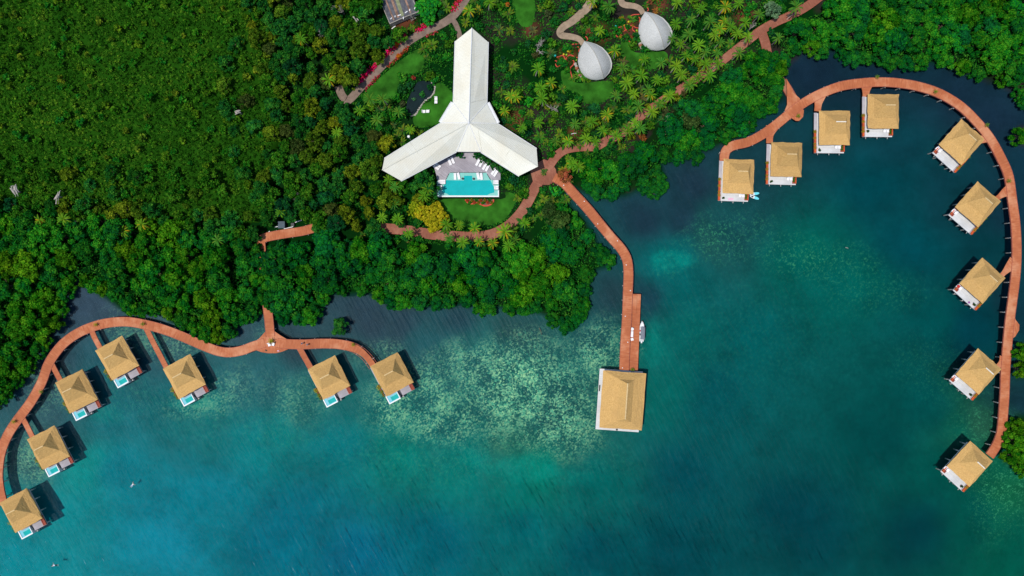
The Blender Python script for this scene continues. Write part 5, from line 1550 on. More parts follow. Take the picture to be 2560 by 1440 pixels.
LG = [((760, 460), (785, 425), 55, 'lower pair of white loungers on the left side of the pool terrace'), ((957, 378), (1000, 355), 22, 'upper pair of white loungers on the left side of the pool terrace'),
      ((1362, 388), (1410, 405), -28, 'upper pair of white loungers on the right side of the pool terrace'), ((1460, 447), (1503, 465), -28, 'middle pair of white loungers on the right side of the pool terrace'), ((1590, 520), (1622, 547), -32, 'lower pair of white loungers on the right side of the pool terrace')]
for a, b, ang, lab in LG:
    for k, q in enumerate((a, b)):
        p = PP(*q, 1.0); lounger(p[0], p[1], 0.7, R(ang), ('left' if k == 0 else 'right') + ' one, ' + lab, lab)
for q, ang, lab in (((1034, 590), 2, 'white lounger on the pool shelf, leftmost in the shallow water'), ((1086, 585), 14, 'slanted white lounger on the left half of the pool shelf'), ((1370, 585), 14, 'slanted white lounger on the right half of the pool shelf'), ((1416, 590), 6, 'white lounger on the pool shelf, rightmost in the shallow water')):
    p = PP(*q, 0.9); lounger(p[0], p[1], 0.665, R(ang), lab, 'loungers on the pool shelf')
for (px, py, a, lab) in ((1090, 247, 0, 'upper lounger of the white pair on the pond lawn'), (1090, 255, 180, 'lower lounger of the white pair on the pond lawn'), (1060, 279, 90, 'left lounger of the white pair beside the pond tip'), (1069, 278.5, -90, 'right lounger of the white pair beside the pond tip')):
    p = W(px, py, 0.6); t = thing('lawn_chair', lab, 'chair', (p[0], p[1], 0.43), R(a), 'white chairs on the pond lawn')
    MB().bx(-.42, .42, -.42, .3, .22, .36).build('seat', M['cushion'], t); MB().box((0, .42, .5), (.84, .14, .5), 0, R(-20)).build('backrest', M['cushion'], t)
    for sx in (-1, 1):
        for sy in (-1, 1): MB().bx(sx * .36 - .03, sx * .36 + .03, sy * .3 - .03, sy * .3 + .03, 0, .218).build('leg', M['white'], t)
for (x0, x1, y0, y1, lab) in ((782, 896, 634, 700, 'upper left white daybed at the side of the swimming pool'), (782, 846, 714, 776, 'lower left white daybed at the side of the swimming pool'), (1588, 1668, 640, 704, 'upper right white daybed at the side of the swimming pool'), (1602, 1668, 720, 782, 'lower right white daybed at the side of the swimming pool')):
    a, b = PP(x0, y1, 1.1), PP(x1, y0, 1.1); cx, cy, w, d = (a[0] + b[0]) / 2, (a[1] + b[1]) / 2, b[0] - a[0], b[1] - a[1]
    t = thing('daybed', lab, 'daybed', (cx, cy, 0.66), 0, 'daybeds beside the pool')
    MB().bx(-w / 2, w / 2, -d / 2, d / 2, 0.0, 0.3).build('base', M['black'], t)
    for k in (-1, 1): MB().bx(-w / 2 + .06, w / 2 - .06, min(k * .03, k * (d / 2 - .05)), max(k * .03, k * (d / 2 - .05)), 0.302, 0.5).build('mattress', M['cushion'], t)
    MB().bx(-w / 2 + .1, -w / 2 + .4, -d / 2 + .1, d / 2 - .1, 0.505, 0.68).build('pillow', M['cushion'], t)

# flower bed below the pool
x, y, _ = W(1198, 506, 0.5)
t = thing('flower_bed', 'heart-shaped flower bed edged in orange-red below the pool rim', 'flower bed', (x, y, 0.43))
fb = [PP(*p, 0.55)[:2] for p in [(1185, 925), (1215, 965), (1280, 985), (1340, 970), (1400, 990), (1470, 1015), (1545, 1000), (1590, 955), (1590, 922)]]
MB().prism(fb, 0.44, 0.5).build('soil', M['bark'], t, True)
MB().tube([(p[0], p[1], 0.55) for p in smooth_line(fb, 4)], 0.24, 6).build('edging', M['coral'], t, True)
for k in range(12):
    p = PP(1215 + k * 32, 938 + (k % 2) * 30, 0.6); o = link('flower_clump', SHRUB[k % 6], t); o.location = (p[0] - x, p[1] - y, 0.05); o.scale = (.5,) * 3; o.color = ((0.36, 0.05, 0.02, 1), (0.03, 0.13, 0.01, 1), (0.16, 0.12, 0.01, 1))[k % 3]
# shrubs on the terrace
for (zx, zy, s, lab) in ((1108, 275, 1.15, 'round dark shrub on the terrace under the pavilion canopy'), (1350, 280, 1.05, 'dark shrub right of the canopy, first along the right wing'), (1430, 325, 0.95, 'dark shrub second along the right wing beside the terrace'), (1520, 385, 1.0, 'dark shrub third along the right wing beside the terrace'), (1610, 430, 1.0, 'dark shrub fourth along the right wing beside the terrace'), (1700, 480, 1.1, 'dark shrub at the lower right corner of the terrace')):
    px, py = 960 + zx / 5.818, 340 + zy / 5.818
    plant('terrace_shrub', SHRUB[int(zx) % 6], TR_S[0], px, py, 1.6, s, (0.01, 0.095, 0.012, 1), 'shrub', 0.6, label=lab, pname='foliage', tname='stem', group='shrubs around the pool terrace')
# pink flower hedges along the gravel path
gl = wline('gravel', 0.5)


def hedge(side, k0, k1, lab, dens=34, w=0.75, colr=(0.46, 0.006, 0.05, 1)):
    pts = along(offset_line(gl, side), 0.35); n = len(pts); r = np.random.default_rng(int(abs(side) * 100 + k0 * 10))
    sel = pts[int(n * k0):int(n * k1)]; P = []
    for p, tv in sel:
        for _ in range(dens // 3): P.append((p.x + r.normal() * w * .5, p.y + r.normal() * w * .5, 0.5 + r.uniform(0, .55)))
    P = np.array(P); Nn = np.array([0, 0, 1.0]) + r.normal(size=P.shape) * .6; Nn /= np.linalg.norm(Nn, axis=1)[:, None]
    V, Q, T = leaf_cards(P, Nn, 0.26 * r.uniform(.7, 1.3, len(P)), np.clip(r.normal(size=len(P)) * .22 + .5, 0, 1), r)
    c = P.mean(axis=0); c[2] = 0.4
    o = link('flower_hedge', fast_mesh('flower_hedge', V - c, Q, M['leaf'], {'tone': ('FLOAT', T)})); o.location = c; o.color = colr
    tag(o, lab, 'hedge', 'pink flower hedges along the gravel path')


hedge(1.45, 0.19, 0.36, 'pink flower hedge on the upper side of the gravel path, lower stretch'); hedge(1.45, 0.40, 0.58, 'deep pink flower hedge on the upper side of the gravel path, middle stretch'); hedge(1.4, 0.64, 0.74, 'short pink flower hedge on the upper side of the gravel path near the ruin'); hedge(1.4, 0.88, 1.0, 'red flower hedge along the gravel path at the top of the photo', colr=(0.42, 0.02, 0.03, 1))
hedge(-1.5, 0.26, 0.36, 'dark pink hedge on the lawn side of the gravel path, lower stretch', 18, .5, (0.30, 0.02, 0.03, 1)); hedge(-1.5, 0.42, 0.58, 'reddish hedge on the lawn side of the gravel path, middle stretch', 16, .5, (0.26, 0.05, 0.02, 1)); hedge(-1.5, .68, .74, 'short red hedge on the lawn side of the gravel path near its top', 18, .5, (0.34, 0.03, 0.03, 1))
for (px, py, c, lab) in ((990, 112, (0.55, 0.13, 0.01, 1), 'orange flowering shrub above the gravel path'), (996, 140, (0.50, 0.12, 0.01, 1), 'orange flowering shrub on the lawn side of the gravel path'), (1032, 195, (0.28, 0.03, 0.02, 1), 'small red shrub at the head of the garden pond'), (1268, 10, (0.42, 0.11, 0.02, 1), 'orange flowering shrub at the top edge beyond the pavilion')):
    plant('flowering_shrub', SHRUB[3], TR_S[0], px, py, 1.0, 0.7, c, 'shrub', 0.35, label=lab, pname='foliage', tname='stem')
for (px, py, s, c, lab) in ((1010, 195, 1.6, (0.03, 0.16, 0.012, 1), 'large light green shrub left of the garden pond'), (1005, 222, 1.5, (0.012, 0.085, 0.012, 1), 'dark shrub below the light green one left of the pond'), (1074, 192, 1.5, (0.05, 0.13, 0.008, 1), 'round olive shrub at the upper end of the garden pond'), (1055, 235, 0.75, (0.02, 0.16, 0.02, 1), 'clump of water plants growing inside the garden pond'), (1034, 247, 0.5, (0.05, 0.16, 0.06, 1), 'smaller pale water plant in the lower part of the pond'), (1074, 218, 0.9, (0.008, 0.08, 0.012, 1), 'dark water plant clump by the stone rim of the pond'), (1360, 430, 0.9, (0.02, 0.11, 0.02, 1), 'spiky planting in the centre of the boardwalk roundabout')):
    plant('pond_shrub' if px < 1100 else 'roundabout_shrub', SHRUB[7 if px > 1100 else int(px) % 3], TR_S[1], px, py, 1.2, s, c, 'shrub', 0.42 if px < 1100 else 0.72, label=lab, pname='foliage', tname='stem')

# ------------------------------------------------------------------ leaf-shaped huts
def HZ(zx, zy, z, d):
    return Vector(W(1360 + zx / 6 + d[0], zy / 6 + d[1], z))


for hi, (d, lab) in enumerate((((0, 0), 'lower of two teardrop-shaped grey thatched huts at the end of a sandy path'), ((151.7, -73.8), 'upper of two teardrop-shaped grey thatched huts near the top of the garden'))):
    base = HZ(745, 930, 0, d)
    t = thing('leaf_hut', lab, 'hut', (base.x, base.y, 0.35), 0, 'teardrop-shaped huts')
    Lp = [(605, 615), (545, 720), (515, 820), (508, 920), (525, 1000), (560, 1080), (620, 1150), (700, 1188), (790, 1200), (895, 1180)]
    Rp = [(605, 615), (690, 632), (790, 665), (880, 715), (950, 790), (1000, 870), (1022, 950), (1015, 1020), (975, 1100), (895, 1180)]
    Rd = [(605, 615), (655, 655), (705, 710), (750, 775), (790, 850), (822, 925), (848, 1000), (868, 1060), (884, 1120), (895, 1180)]
    zs = [2.4, 3.9, 5.1, 6.0, 6.5, 6.6, 6.2, 5.3, 4.0, 2.3]
    ze = [2.4, 2.3, 2.2, 2.2, 2.2, 2.2, 2.2, 2.2, 2.2, 2.3]
    mb = MB(); ns = 6
    for side in (0, 1):
        n0 = len(mb.v)
        for i in range(10):
            l = HZ(*(Rp if side else Lp)[i], ze[i], d); c = HZ(*Rd[i], zs[i], d)
            for k in range(ns + 1):
                u = k / ns; q = l.lerp(c, u)
                mb.v.append((q.x, q.y, q.z + math.sin(math.pi * u) * 0.1 * (zs[i] - ze[i])))
        for i in range(9):
            for k in range(ns):
                f = (n0 + i * 7 + k, n0 + (i + 1) * 7 + k, n0 + (i + 1) * 7 + k + 1, n0 + i * 7 + k + 1)
                mb.f.append(f if not side else f[::-1])
        lo = []
        for i in range(10):
            v = mb.v[n0 + i * 7]; lo.append(len(mb.v)); mb.v.append((v[0], v[1], v[2] - 0.3))
        for i in range(9): mb.f.append((n0 + i * 7, lo[i], lo[i + 1], n0 + (i + 1) * 7))
    ro = mb.build('roof', M['greythatch'], t, True, True)
    MB().tube([HZ(*Rd[i], zs[i] + 0.03, d) for i in range(10)], 0.07, 6).build('ridge_seam', M['stone'], ro, True)
    cpt = HZ(750, 930, 0, d)
    wl = [tuple((HZ(*p, 1, d) * 0.8 + Vector((cpt.x, cpt.y, 0)) * 0.2).xy) for p in Lp[1:] + Rp[-2:0:-1]]
    MB().prism(wl, 0.3, 2.1).build('wall', M['villawall'], t, True)
    for k in range(7):
        p = HZ(470 + k * 14 + random.uniform(-8, 8), 960 + k * 32, 0.7, d)
        MB().ball((p.x, p.y, 0.6), random.uniform(0.4, 0.75), 8, 6, (1, 1, .8)).build('boulder', M['terracotta'] if k % 3 == 2 else M['stone'], t, True)
    nm = 'lower' if hi == 0 else 'upper'
    e = thing('garden_edging', 'winding coral-red garden edging left of the ' + nm + ' teardrop hut', 'edging', (*HZ(340, 930, 0, d)[:2], 0.4), 0, 'coral-red garden edgings')
    lines = [[(190, 860), (230, 850), (290, 835), (320, 890), (360, 840), (410, 828), (470, 860), (505, 862)], [(165, 910), (195, 925), (175, 970), (205, 1005), (240, 985), (290, 990), (335, 1000), (350, 1045), (385, 1070)], [(335, 890), (265, 920), (240, 945), (245, 985)], [(420, 840), (420, 890), (450, 920), (440, 970), (400, 1010), (400, 1030)],
             [(390, 1040), (405, 1100), (425, 1180)], [(640, 610), (655, 590), (640, 560), (620, 548)], [(520, 780), (530, 720), (500, 700)], [(520, 660), (430, 665), (385, 690), (375, 720)]]
    for L in lines:
        MB().tube([(p[0], p[1], 0.55) for p in smooth_line([HZ(*q, 0.5, d)[:2] for q in L], 4)], 0.15, 6).build('edging_strip', M['coral'], e, True)
    for (zx, zy, mt, c) in ((167, 835, 'tealball', 'teal'), (337, 820, 'limeball', 'lime green'), (482, 900, 'limeball', 'lime green'), (295, 815, 'yellowball', 'yellow'), (358, 770, 'yellowball', 'yellow'), (333, 1000, 'terracotta', 'terracotta')):
        p = HZ(zx, zy, 0.7, d); o = MB().ball((0, 0, 0.3), 0.33, 12, 8).build('garden_ball', M[mt], smooth=True); o.location = (p.x, p.y, 0.4)
        where = {167: 'farthest from', 337: 'above the edging beside', 482: 'close against', 295: 'lower, left of', 358: 'upper, left of', 333: 'on the red edging of'}[zx]
        tag(o, c + ' garden ball ' + where + ' the ' + nm + ' teardrop hut', 'garden ball', 'coloured garden balls')
    for k in range(14):
        q = (random.uniform(190, 500), random.uniform(690, 1060)); p = (1360 + q[0] / 6 + d[0], q[1] / 6 + d[1])
        cc = random.choice([(0.24, 0.17, 0.01, 1), (0.20, 0.06, 0.02, 1), (0.02, 0.10, 0.012, 1), (0.015, 0.09, 0.012, 1)])
        plant('bed_shrub', SHRUB[k % 6], TR_S[0], p[0], p[1], 0.7, random.uniform(0.35, 0.6), cc, 'shrub', 0.36, pname='foliage', tname='stem', label='small bedding shrub within the coral-red edging left of the ' + nm + ' teardrop hut', group='bedding shrubs left of the ' + nm + ' hut')
    plant('red_shrub', SHRUB[4], TR_S[0], 1360 + 670 / 6 + d[0], 475 / 6 + d[1], 1.0, 0.9, (0.19, 0.06, 0.03, 1), 'shrub', 0.36, pname='foliage', tname='stem', label='sprawling rusty red shrub above the ' + nm + ' teardrop hut')

# ------------------------------------------------------------------ ruined building at the top
def RZ(zx, zy, z):
    return W(840 + zx / 5.142, zy / 5.142, z)


t = thing('ruined_building', 'derelict flat dark-roofed building at the top edge with loose white pieces on its roof', 'building', (*RZ(830, 100, 0)[:2], 0.35))
cor = [(575, -60), (690, 308), (1062, 148), (960, -60)]
MB().prism([RZ(*p, 2.6)[:2] for p in cor], 0.2, 2.6).build('wall', M['wall'], t, True)
out = [(560, -80), (640, 90), (692, 312), (1066, 150), (985, -70)]
ro = MB().prism([RZ(*p, 2.9)[:2] for p in [(556, -90), (690, 314), (1068, 150), (968, -90)]], 2.603, 2.9).build('roof', M['darkroof'], t, True)
for (a, b, w, mt) in (((765, -60), (855, 205), 1.0, 'mosssheet'), ((700, -60), (800, 225), 0.7, 'rust'), ((870, -60), (960, 165), 0.5, 'rust'), ((640, 0), (745, 260), 0.4, 'rust')):
    mb = MB(); ribbon(mb, [RZ(*a, 2.95)[:2], RZ(*b, 2.95)[:2]], w, 2.903, 2.95); mb.build('roof_sheet', M[mt], ro, True)
for (a, b, mt) in (((600, 80), (690, 300), 'yellowball'), ((975, -30), (1060, 145), 'stone'), ((690, 306), (862, 228), 'stone'), ((866, 226), (1062, 150), 'stone')):
    MB().tube([RZ(*a, 3.0), RZ(*b, 3.0)], 0.11, 5).build('roof_edge', M['stone'], ro, True)
for (zx, zy, a, l) in ((710, 238, 50, .6), (760, 212, 80, .5), (815, 196, 15, 1.0), (903, 157, 35, .9), (948, 130, 80, .6), (866, 232, 90, .7), (1012, 108, 70, .6)):
    p = RZ(zx, zy, 3.05); MB().box((p[0], p[1], 3.06), (l, 0.22, 0.2), R(a)).build('loose_panel', M['white'], ro, True)
for (zx, zy, a, l, lab) in ((938, 234, 0, .8, 'small white scrap lying below the ruined building'), (1020, 228, 20, .5, 'tiny pale scrap lying right of the ruined building corner'), (740, 350, 40, 1.4, 'white broken panel on the soil below the ruined building'), (1030, 180, 28, 2.6, 'long white plank leaning along the ruined building')):
    p = RZ(zx, zy, 0.6); o = MB().box((0, 0, 0.12), (l, 0.28, 0.14)).build('scrap_panel', M['white']); o.location = (p[0], p[1], 0.36); o.rotation_euler = (0, 0, R(a)); tag(o, lab, 'scrap')

# ------------------------------------------------------------------ grey utility boxes and pipes by the western boardwalk
def UZ(zx, zy, z):
    return W(620 + zx / 11.636, 520 + zy / 11.636, z)


p = UZ(968, 488, 2.0)
t = thing('utility_shed', 'square dark grey flat-topped shed beside the boardwalk bend', 'shed', (p[0], p[1], 0.3))
MB().bx(-.8, .8, -.8, .8, 0, 1.6).build('wall', M['greybox'], t); MB().bx(-.98, .98, -1.0, 1.0, 1.603, 1.72).build('roof', M['greybox'], t)
p = UZ(1296, 480, 1.2)
t = thing('utility_box', 'small dark box behind the white pipe by the boardwalk bend', 'box', (p[0], p[1], 0.3))
MB().bx(-.4, .4, -.4, .4, 0, .9).build('body', M['greybox'], t); MB().bx(-.45, .45, -.45, .45, .903, .98).build('lid', M['black'], t)
for pts, lab in (([(1040, 575), (1048, 605), (1300, 545), (1310, 515)], 'bent white pipe below the grey shed'), ([(790, 548), (880, 535)], 'short white pipe stub left of the grey shed'), ([(1365, 420), (1550, 348)], 'straight white pipe slanting up right of the grey shed'), ([(560, 738), (632, 670)], 'short white pipe leaning over the boardwalk edge'), ([(700, 690), (1000, 660), (1360, 605)], 'long pale rail lying along the boardwalk edge')):
    q = [UZ(*a, 1.0) for a in pts]; o = MB().tube([(a[0] - q[0][0], a[1] - q[0][1], 0.55) for a in q], 0.13 if len(pts) != 3 else 0.07, 7).build('pipe', M['white']); o.location = (q[0][0], q[0][1], 0.35)
    tag(o, lab, 'pipe')
for (px, py, l, a, lab) in ((1435, 334, 1.7, 8, 'short white pole lying among palms above the garden boardwalk'), (1978, 40, 3.4, 38, 'pale fallen branch lying on the northern garden boardwalk')):
    p = W(px, py, 1.0); o = MB().tube([(-l / 2, 0, 0), (0, .1, .05), (l / 2, 0, 0)], [.07, .09, .05], 6).build('pole', M['palebark'] if px > 1500 else M['white']); o.location = (p[0], p[1], 0.9); o.rotation_euler = (0, 0, R(a)); tag(o, lab, 'pole')

# ------------------------------------------------------------------ potted palms along the boardwalks
PP_L = [(237, 812, 1, 'yellowish potted palm on the western boardwalk, above the topmost villa spur'), (355, 810, 0, 'green potted palm on the western boardwalk where the longest spur leaves'), (100, 980, 0, 'green potted palm on the western boardwalk left of the second villa'), (32, 1055, 1, 'yellow potted palm on the outer edge of the western boardwalk'),
        (882, 862, 1, 'yellowish potted palm on the boardwalk bend before the eastern tip villa'), (677, 853, 1, 'orange-green potted palm in the middle of the boardwalk platform'), (2195, 191, 0, 'potted palm on the outer edge at the top of the loop boardwalk'), (2341, 228, 0, 'potted palm on the loop boardwalk, right of its top'),
        (2470, 312, 0, 'potted palm on the loop boardwalk outside the topmost diagonal villa'), (2525, 452, 0, 'potted palm on the loop boardwalk above the second diagonal spur'), (1997, 289, 0, 'potted palm on the small balcony of the loop boardwalk'), (1583, 926, 0, 'potted palm on the landing beside the big hall')]
for (px, py, yl, lab) in PP_L:
    s = 1.35 if px == 677 else 1.0
    x, y, _ = W(px, py, 2.9); t = thing('potted_palm', lab, 'potted palm', (x, y, 1.0 if px == 1583 else DZ), 0, 'potted palms along the boardwalks')
    t.scale = (s, s, s)
    MB().tube([(0, 0, 0), (0, 0, .5)], [.24, .32], 10).build('pot', M['terracotta'], t); MB().tube([(0, 0, .45), (0, 0, .8)], .07, 6).build('stem', M['bark'], t)
    o = link('fronds', MINIPALM[yl], t); o.location = (0, 0, .8); o.color = YEL if yl else LIM; o.rotation_euler = (0, 0, px)
for (px, py, lab) in ((673, 862, 'left white deck chair on the boardwalk platform'), (682.5, 861, 'right white deck chair on the boardwalk platform')):
    x, y, _ = W(px, py, DZ + .4); chair_at((x, y, DZ), R(20 if px < 680 else -12), lab, 'white chairs on the boardwalk platform')
x, y, _ = W(696, 877, DZ); o = MB().ball((0, 0, .1), .3, 10, 6, (1.2, .6, .35)).build('folded_towel', M['pink'], smooth=True); o.location = (x, y, DZ); tag(o, 'small pale bundled towel near the curved edge of the platform', 'towel')
x, y, _ = W(665, 876, DZ); o = MB().box((0, 0, .14), (.5, .3, .28)).box((0, 0, .33), (.3, .08, .1)).build('bag', M['bark']); o.location = (x, y, DZ - .02); o.rotation_euler = (0, 0, -.5); tag(o, 'small brown bag near the curved edge of the platform', 'bag')

# ------------------------------------------------------------------ pier furniture and boat
def pier_pt(zx, zy, z):
    return W(1540 + zx / 6, 700 + zy / 6, z)


p = pier_pt(242, 737, lz + .7); t = thing('round_table', 'round white table on the lower landing of the pier', 'table', (p[0], p[1], lz))
MB().disc((0, 0, .68), .48, .06, 24).build('tabletop', M['white'], t); MB().tube([(0, 0, 0), (0, 0, .678)], .06, 8).build('pedestal', M['white'], t); MB().disc((0, 0, 0), .25, .03).build('base', M['white'], t)
p = pier_pt(237, 812, lz + .5); t = thing('daybed', 'long white padded bench on the lower landing of the pier', 'bench', (p[0], p[1], lz), R(-3))
MB().bx(-.42, .42, -.85, .85, .32, .48).build('seat', M['cushion'], t); MB().bx(-.45, -.36, -.85, .85, .481, .8).build('backrest', M['beam'], t)
for sx in (-1, 1):
    for sy in (-1, 1): MB().bx(sx * .37 - .04, sx * .37 + .04, sy * .75 - .04, sy * .75 + .04, 0, .318).build('leg', M['white'], t)
p = pier_pt(242, 890, lz + .45); t = thing('stool', 'square white stool on the lower landing of the pier', 'stool', (p[0], p[1], lz), R(18))
MB().bx(-.4, .4, -.38, .38, .3, .46).build('seat', M['cushion'], t)
for sx in (-1, 1):
    for sy in (-1, 1): MB().bx(sx * .33 - .03, sx * .33 + .03, sy * .31 - .03, sy * .31 + .03, 0, .298).build('leg', M['white'], t)

p = pier_pt(387, 770, .6); t = thing('motorboat', 'white motorboat with grey canopy moored beside the pier landing', 'boat', (p[0], p[1], 0), R(-2))
secs = [(-2.9, .62, .62), (-1.5, .74, .6), (0, .78, .62), (1.2, .72, .68), (2.1, .5, .76), (2.8, .18, .84), (3.05, .02, .88)]
mb = MB()
for (yy, w, zt) in secs:
    mb.v += [(-w, yy, zt), (-w * .82, yy, .05), (0, yy, -.28), (w * .82, yy, .05), (w, yy, zt), (w * .84, yy, zt + .005), (w * .7, yy, .22), (-w * .7, yy, .22), (-w * .84, yy, zt + .005)]
for i in range(len(secs) - 1):
    for k in range(9): mb.f.append((i * 9 + k, i * 9 + (k + 1) % 9, (i + 1) * 9 + (k + 1) % 9, (i + 1) * 9 + k))
mb.f.append(tuple(range(9)))
mb.build('hull', M['white'], t)
MB().prism([(-.55, 1.3), (.55, 1.3), (.42, 2.0), (.12, 2.7), (-.12, 2.7), (-.42, 2.0)], .5, .74).build('foredeck', M['white'], t)
cn = MB()
for yy in (-2.3, 1.3):
    cn.v += [(-.55, yy, 1.75), (-.3, yy, 1.9), (.1, yy, 1.95), (.5, yy, 1.9), (.72, yy, 1.75)]
cn.f += [(k, k + 1, k + 6, k + 5) for k in range(4)]
cn.v += [(a, b, c - .06) for a, b, c in cn.v[:10]]; cn.f += [(k + 10, k + 15, k + 16, k + 11) for k in range(4)]
cn.f += [(4, 9, 19, 14), (0, 10, 15, 5)] + [(k, k + 10, k + 11, k + 1) for k in range(4)] + [(k + 5, k + 6, k + 16, k + 15) for k in range(4)]
cn.build('canopy', M['canvas'], t)
for sx, yy in ((-.5, -2.2), (.66, -2.2), (-.5, 1.2), (.66, 1.2)): MB().tube([(sx, yy, .5), (sx, yy, 1.72)], .03, 6).build('canopy_post', M['pile'], t)
MB().bx(-.64, -.4, -.1, .35, .3, .68).build('seat', M['red'], t); MB().bx(-.62, -.38, -1.2, -.7, .3, .66).build('seat', M['black'], t)
MB().box((0, -3.15, .55), (.34, .55, .5)).box((0, -3.3, -.1), (.12, .2, .9)).build('outboard_motor', M['white'], t)
MB().bx(-.6, .6, -2.95, -2.7, .6, .72).build('transom', M['white'], t)

# ------------------------------------------------------------------ people
def person(name, label, loc, rz, pose, shirt, trousers, hairc='hair'):
    """one skinned body; hair and clothes are children"""
    me = bpy.data.meshes.new(name)
    if pose == 'walk':
        J = {'pelvis': (0, 0, .95, .13), 'waist': (0, .01, 1.1, .125), 'chest': (0, .02, 1.32, .15), 'neck': (0, .03, 1.48, .06), 'head': (0, .05, 1.58, .085), 'crown': (0, .05, 1.70, .08),
             'ls': (-.19, .02, 1.40, .06), 'le': (-.24, -.05, 1.12, .045), 'lw': (-.25, .05, .88, .032), 'lh': (-.25, .08, .80, .035), 'rs': (.19, .02, 1.40, .06), 're': (.24, .06, 1.12, .045), 'rw': (.24, .2, .92, .032), 'rh': (.24, .24, .85, .035),
             'lhip': (-.1, 0, .88, .1), 'lk': (-.11, .17, .5, .065), 'la': (-.11, .16, .09, .045), 'lt': (-.11, .31, .04, .035), 'rhip': (.1, 0, .88, .1), 'rk': (.11, .05, .48, .065), 'ra': (.11, -.22, .13, .045), 'rt': (.11, -.1, .04, .035)}
    else:
        J = {'pelvis': (0, -.42, .0, .13), 'waist': (0, -.25, .02, .125), 'chest': (0, 0, .05, .15), 'neck': (0, .17, .08, .06), 'head': (0, .28, .12, .085), 'crown': (0, .40, .14, .08),
             'ls': (-.19, .08, .05, .06), 'le': (-.42, .28, .03, .045), 'lw': (-.36, .55, .02, .032), 'lh': (-.33, .63, .02, .035), 'rs': (.19, .08, .05, .06), 're': (.46, -.02, -.02, .045), 'rw': (.62, .2, -.03, .032), 'rh': (.66, .27, -.03, .035),
             'lhip': (-.1, -.5, 0, .1), 'lk': (-.17, -.88, -.08, .065), 'la': (-.14, -1.22, -.14, .045), 'lt': (-.14, -1.4, -.16, .035), 'rhip': (.1, -.5, 0, .1), 'rk': (.2, -.86, .0, .065), 'ra': (.22, -1.2, -.12, .045), 'rt': (.22, -1.38, -.16, .035)}
    for sd, sg in (('l', -1), ('r', 1)):                  # five fingers, the thumb from the side of the palm
        h = Vector(J[sd + 'h'][:3]); w = Vector(J[sd + 'w'][:3]); d = (h - w).normalized(); sv = d.cross(Vector((1, 0, 0)) if abs(d.x) < .8 else Vector((0, 1, 0))).normalized()
        for k, ln in enumerate((.07, .08, .075, .06)):
            J[sd + 'f%d' % k] = (*(h + d * ln + sv * (k - 1.5) * .022), .009)
        J[sd + 'th'] = (*((h + w) / 2 + sv * -.055 + d * .02), .010)
    keys = list(J); idx = {k: i for i, k in enumerate(keys)}
    E = [('pelvis', 'waist'), ('waist', 'chest'), ('chest', 'neck'), ('neck', 'head'), ('head', 'crown')]
    for s in 'lr':
        E += [('chest', s + 's'), (s + 's', s + 'e'), (s + 'e', s + 'w'), (s + 'w', s + 'h'), ('pelvis', s + 'hip'), (s + 'hip', s + 'k'), (s + 'k', s + 'a'), (s + 'a', s + 't')] + [(s + 'h', s + 'f%d' % k) for k in range(4)] + [(s + 'w', s + 'th')]
    me.from_pydata([J[k][:3] for k in keys], [(idx[a], idx[b]) for a, b in E], [])
    o = link(name, me); o.location = loc; o.rotation_euler = (0, 0, rz)
    md = o.modifiers.new('body', 'SKIN'); md.use_smooth_shade = True
    for k in keys: me.skin_vertices[0].data[idx[k]].radius = (J[k][3], J[k][3])
    me.skin_vertices[0].data[0].use_root = True
    sb = o.modifiers.new('smooth', 'SUBSURF'); sb.levels = 1; sb.render_levels = 1
    me.materials.append(M['skin'])
    tag(o, label, 'person')
    c = Vector(J['crown'][:3]); hd = Vector(J['head'][:3])
    MB().ball(tuple(c * .75 + hd * .25 + Vector((0, -.02, .02))), .115, 10, 7).build('hair', M[hairc], o)
    nose = hd * .6 + c * .4
    MB().ball(tuple(nose + Vector((0, .105, 0))), .02, 6, 4).build('nose', M['skin'], o)
    ch, ws, pv = (Vector(J[k][:3]) for k in ('chest', 'waist', 'pelvis'))
    if shirt: 
        s = MB().tube([pv, ws, ch, ch * .6 + Vector(J['neck'][:3]) * .4], [.17, .165, .2, .12], 12)
        for q in 'lr': s.tube([J[q + 's'][:3], tuple((Vector(J[q + 's'][:3]) + Vector(J[q + 'e'][:3])) / 2)], [.095, .075], 8)
        s.build('shirt', M[shirt], o, smooth=True)
    if trousers:
        s = MB()
        for q in 'lr': s.tube([tuple(pv * .5 + Vector(J[q + 'hip'][:3]) * .5), J[q + 'k'][:3], tuple(Vector(J[q + 'k'][:3]) * .5 + Vector(J[q + 'a'][:3]) * .5)], [.14, .09, .075], 10)
        s.build('shorts', M[trousers], o, smooth=True)
    return o


x, y, _ = W(754, 859, DZ + 1.4); person('person', 'person in pale blue clothes walking on the boardwalk, left of a companion', (x, y, DZ), 1.4, 'walk', 'bluecloth', 'paledenim')
x, y, _ = W(767, 862, DZ + 1.4); person('person', 'person in white clothes walking on the boardwalk, right of a companion', (x, y, DZ), 1.8, 'walk', 'white', 'paledenim')
x, y, _ = W(333, 1210, 0); person('person', 'swimmer in a white top floating far out in open turquoise water', (x, y, -.02), -0.7, 'swim', 'white', 'bluecloth')
x, y, _ = W(134, 1413, 0); person('person', 'swimmer with pale top at the bottom edge of the photo', (x, y, -.02), 1.5, 'swim', 'paledenim', 'black')

# small floating sticks
for (px, py, l, a, lab) in ((2117, 620, .9, -20, 'pale floating stick in the middle of the eastern lagoon'), (1351, 828, 2.2, -70, 'dark drowned branch beside the mangrove knob'), (377, 798, 1.0, 80, 'dark mooring post by the western boardwalk arch')):
    x, y, _ = W(px, py, 0); o = MB().tube([(-l / 2, 0, 0), (0, .08, .06), (l / 2, 0, .02)], [.06, .08, .04], 6).build('driftwood', M['palebark'] if px > 2000 else M['bark']); o.location = (x, y, .03); o.rotation_euler = (0, 0, R(a)); tag(o, lab, 'driftwood')

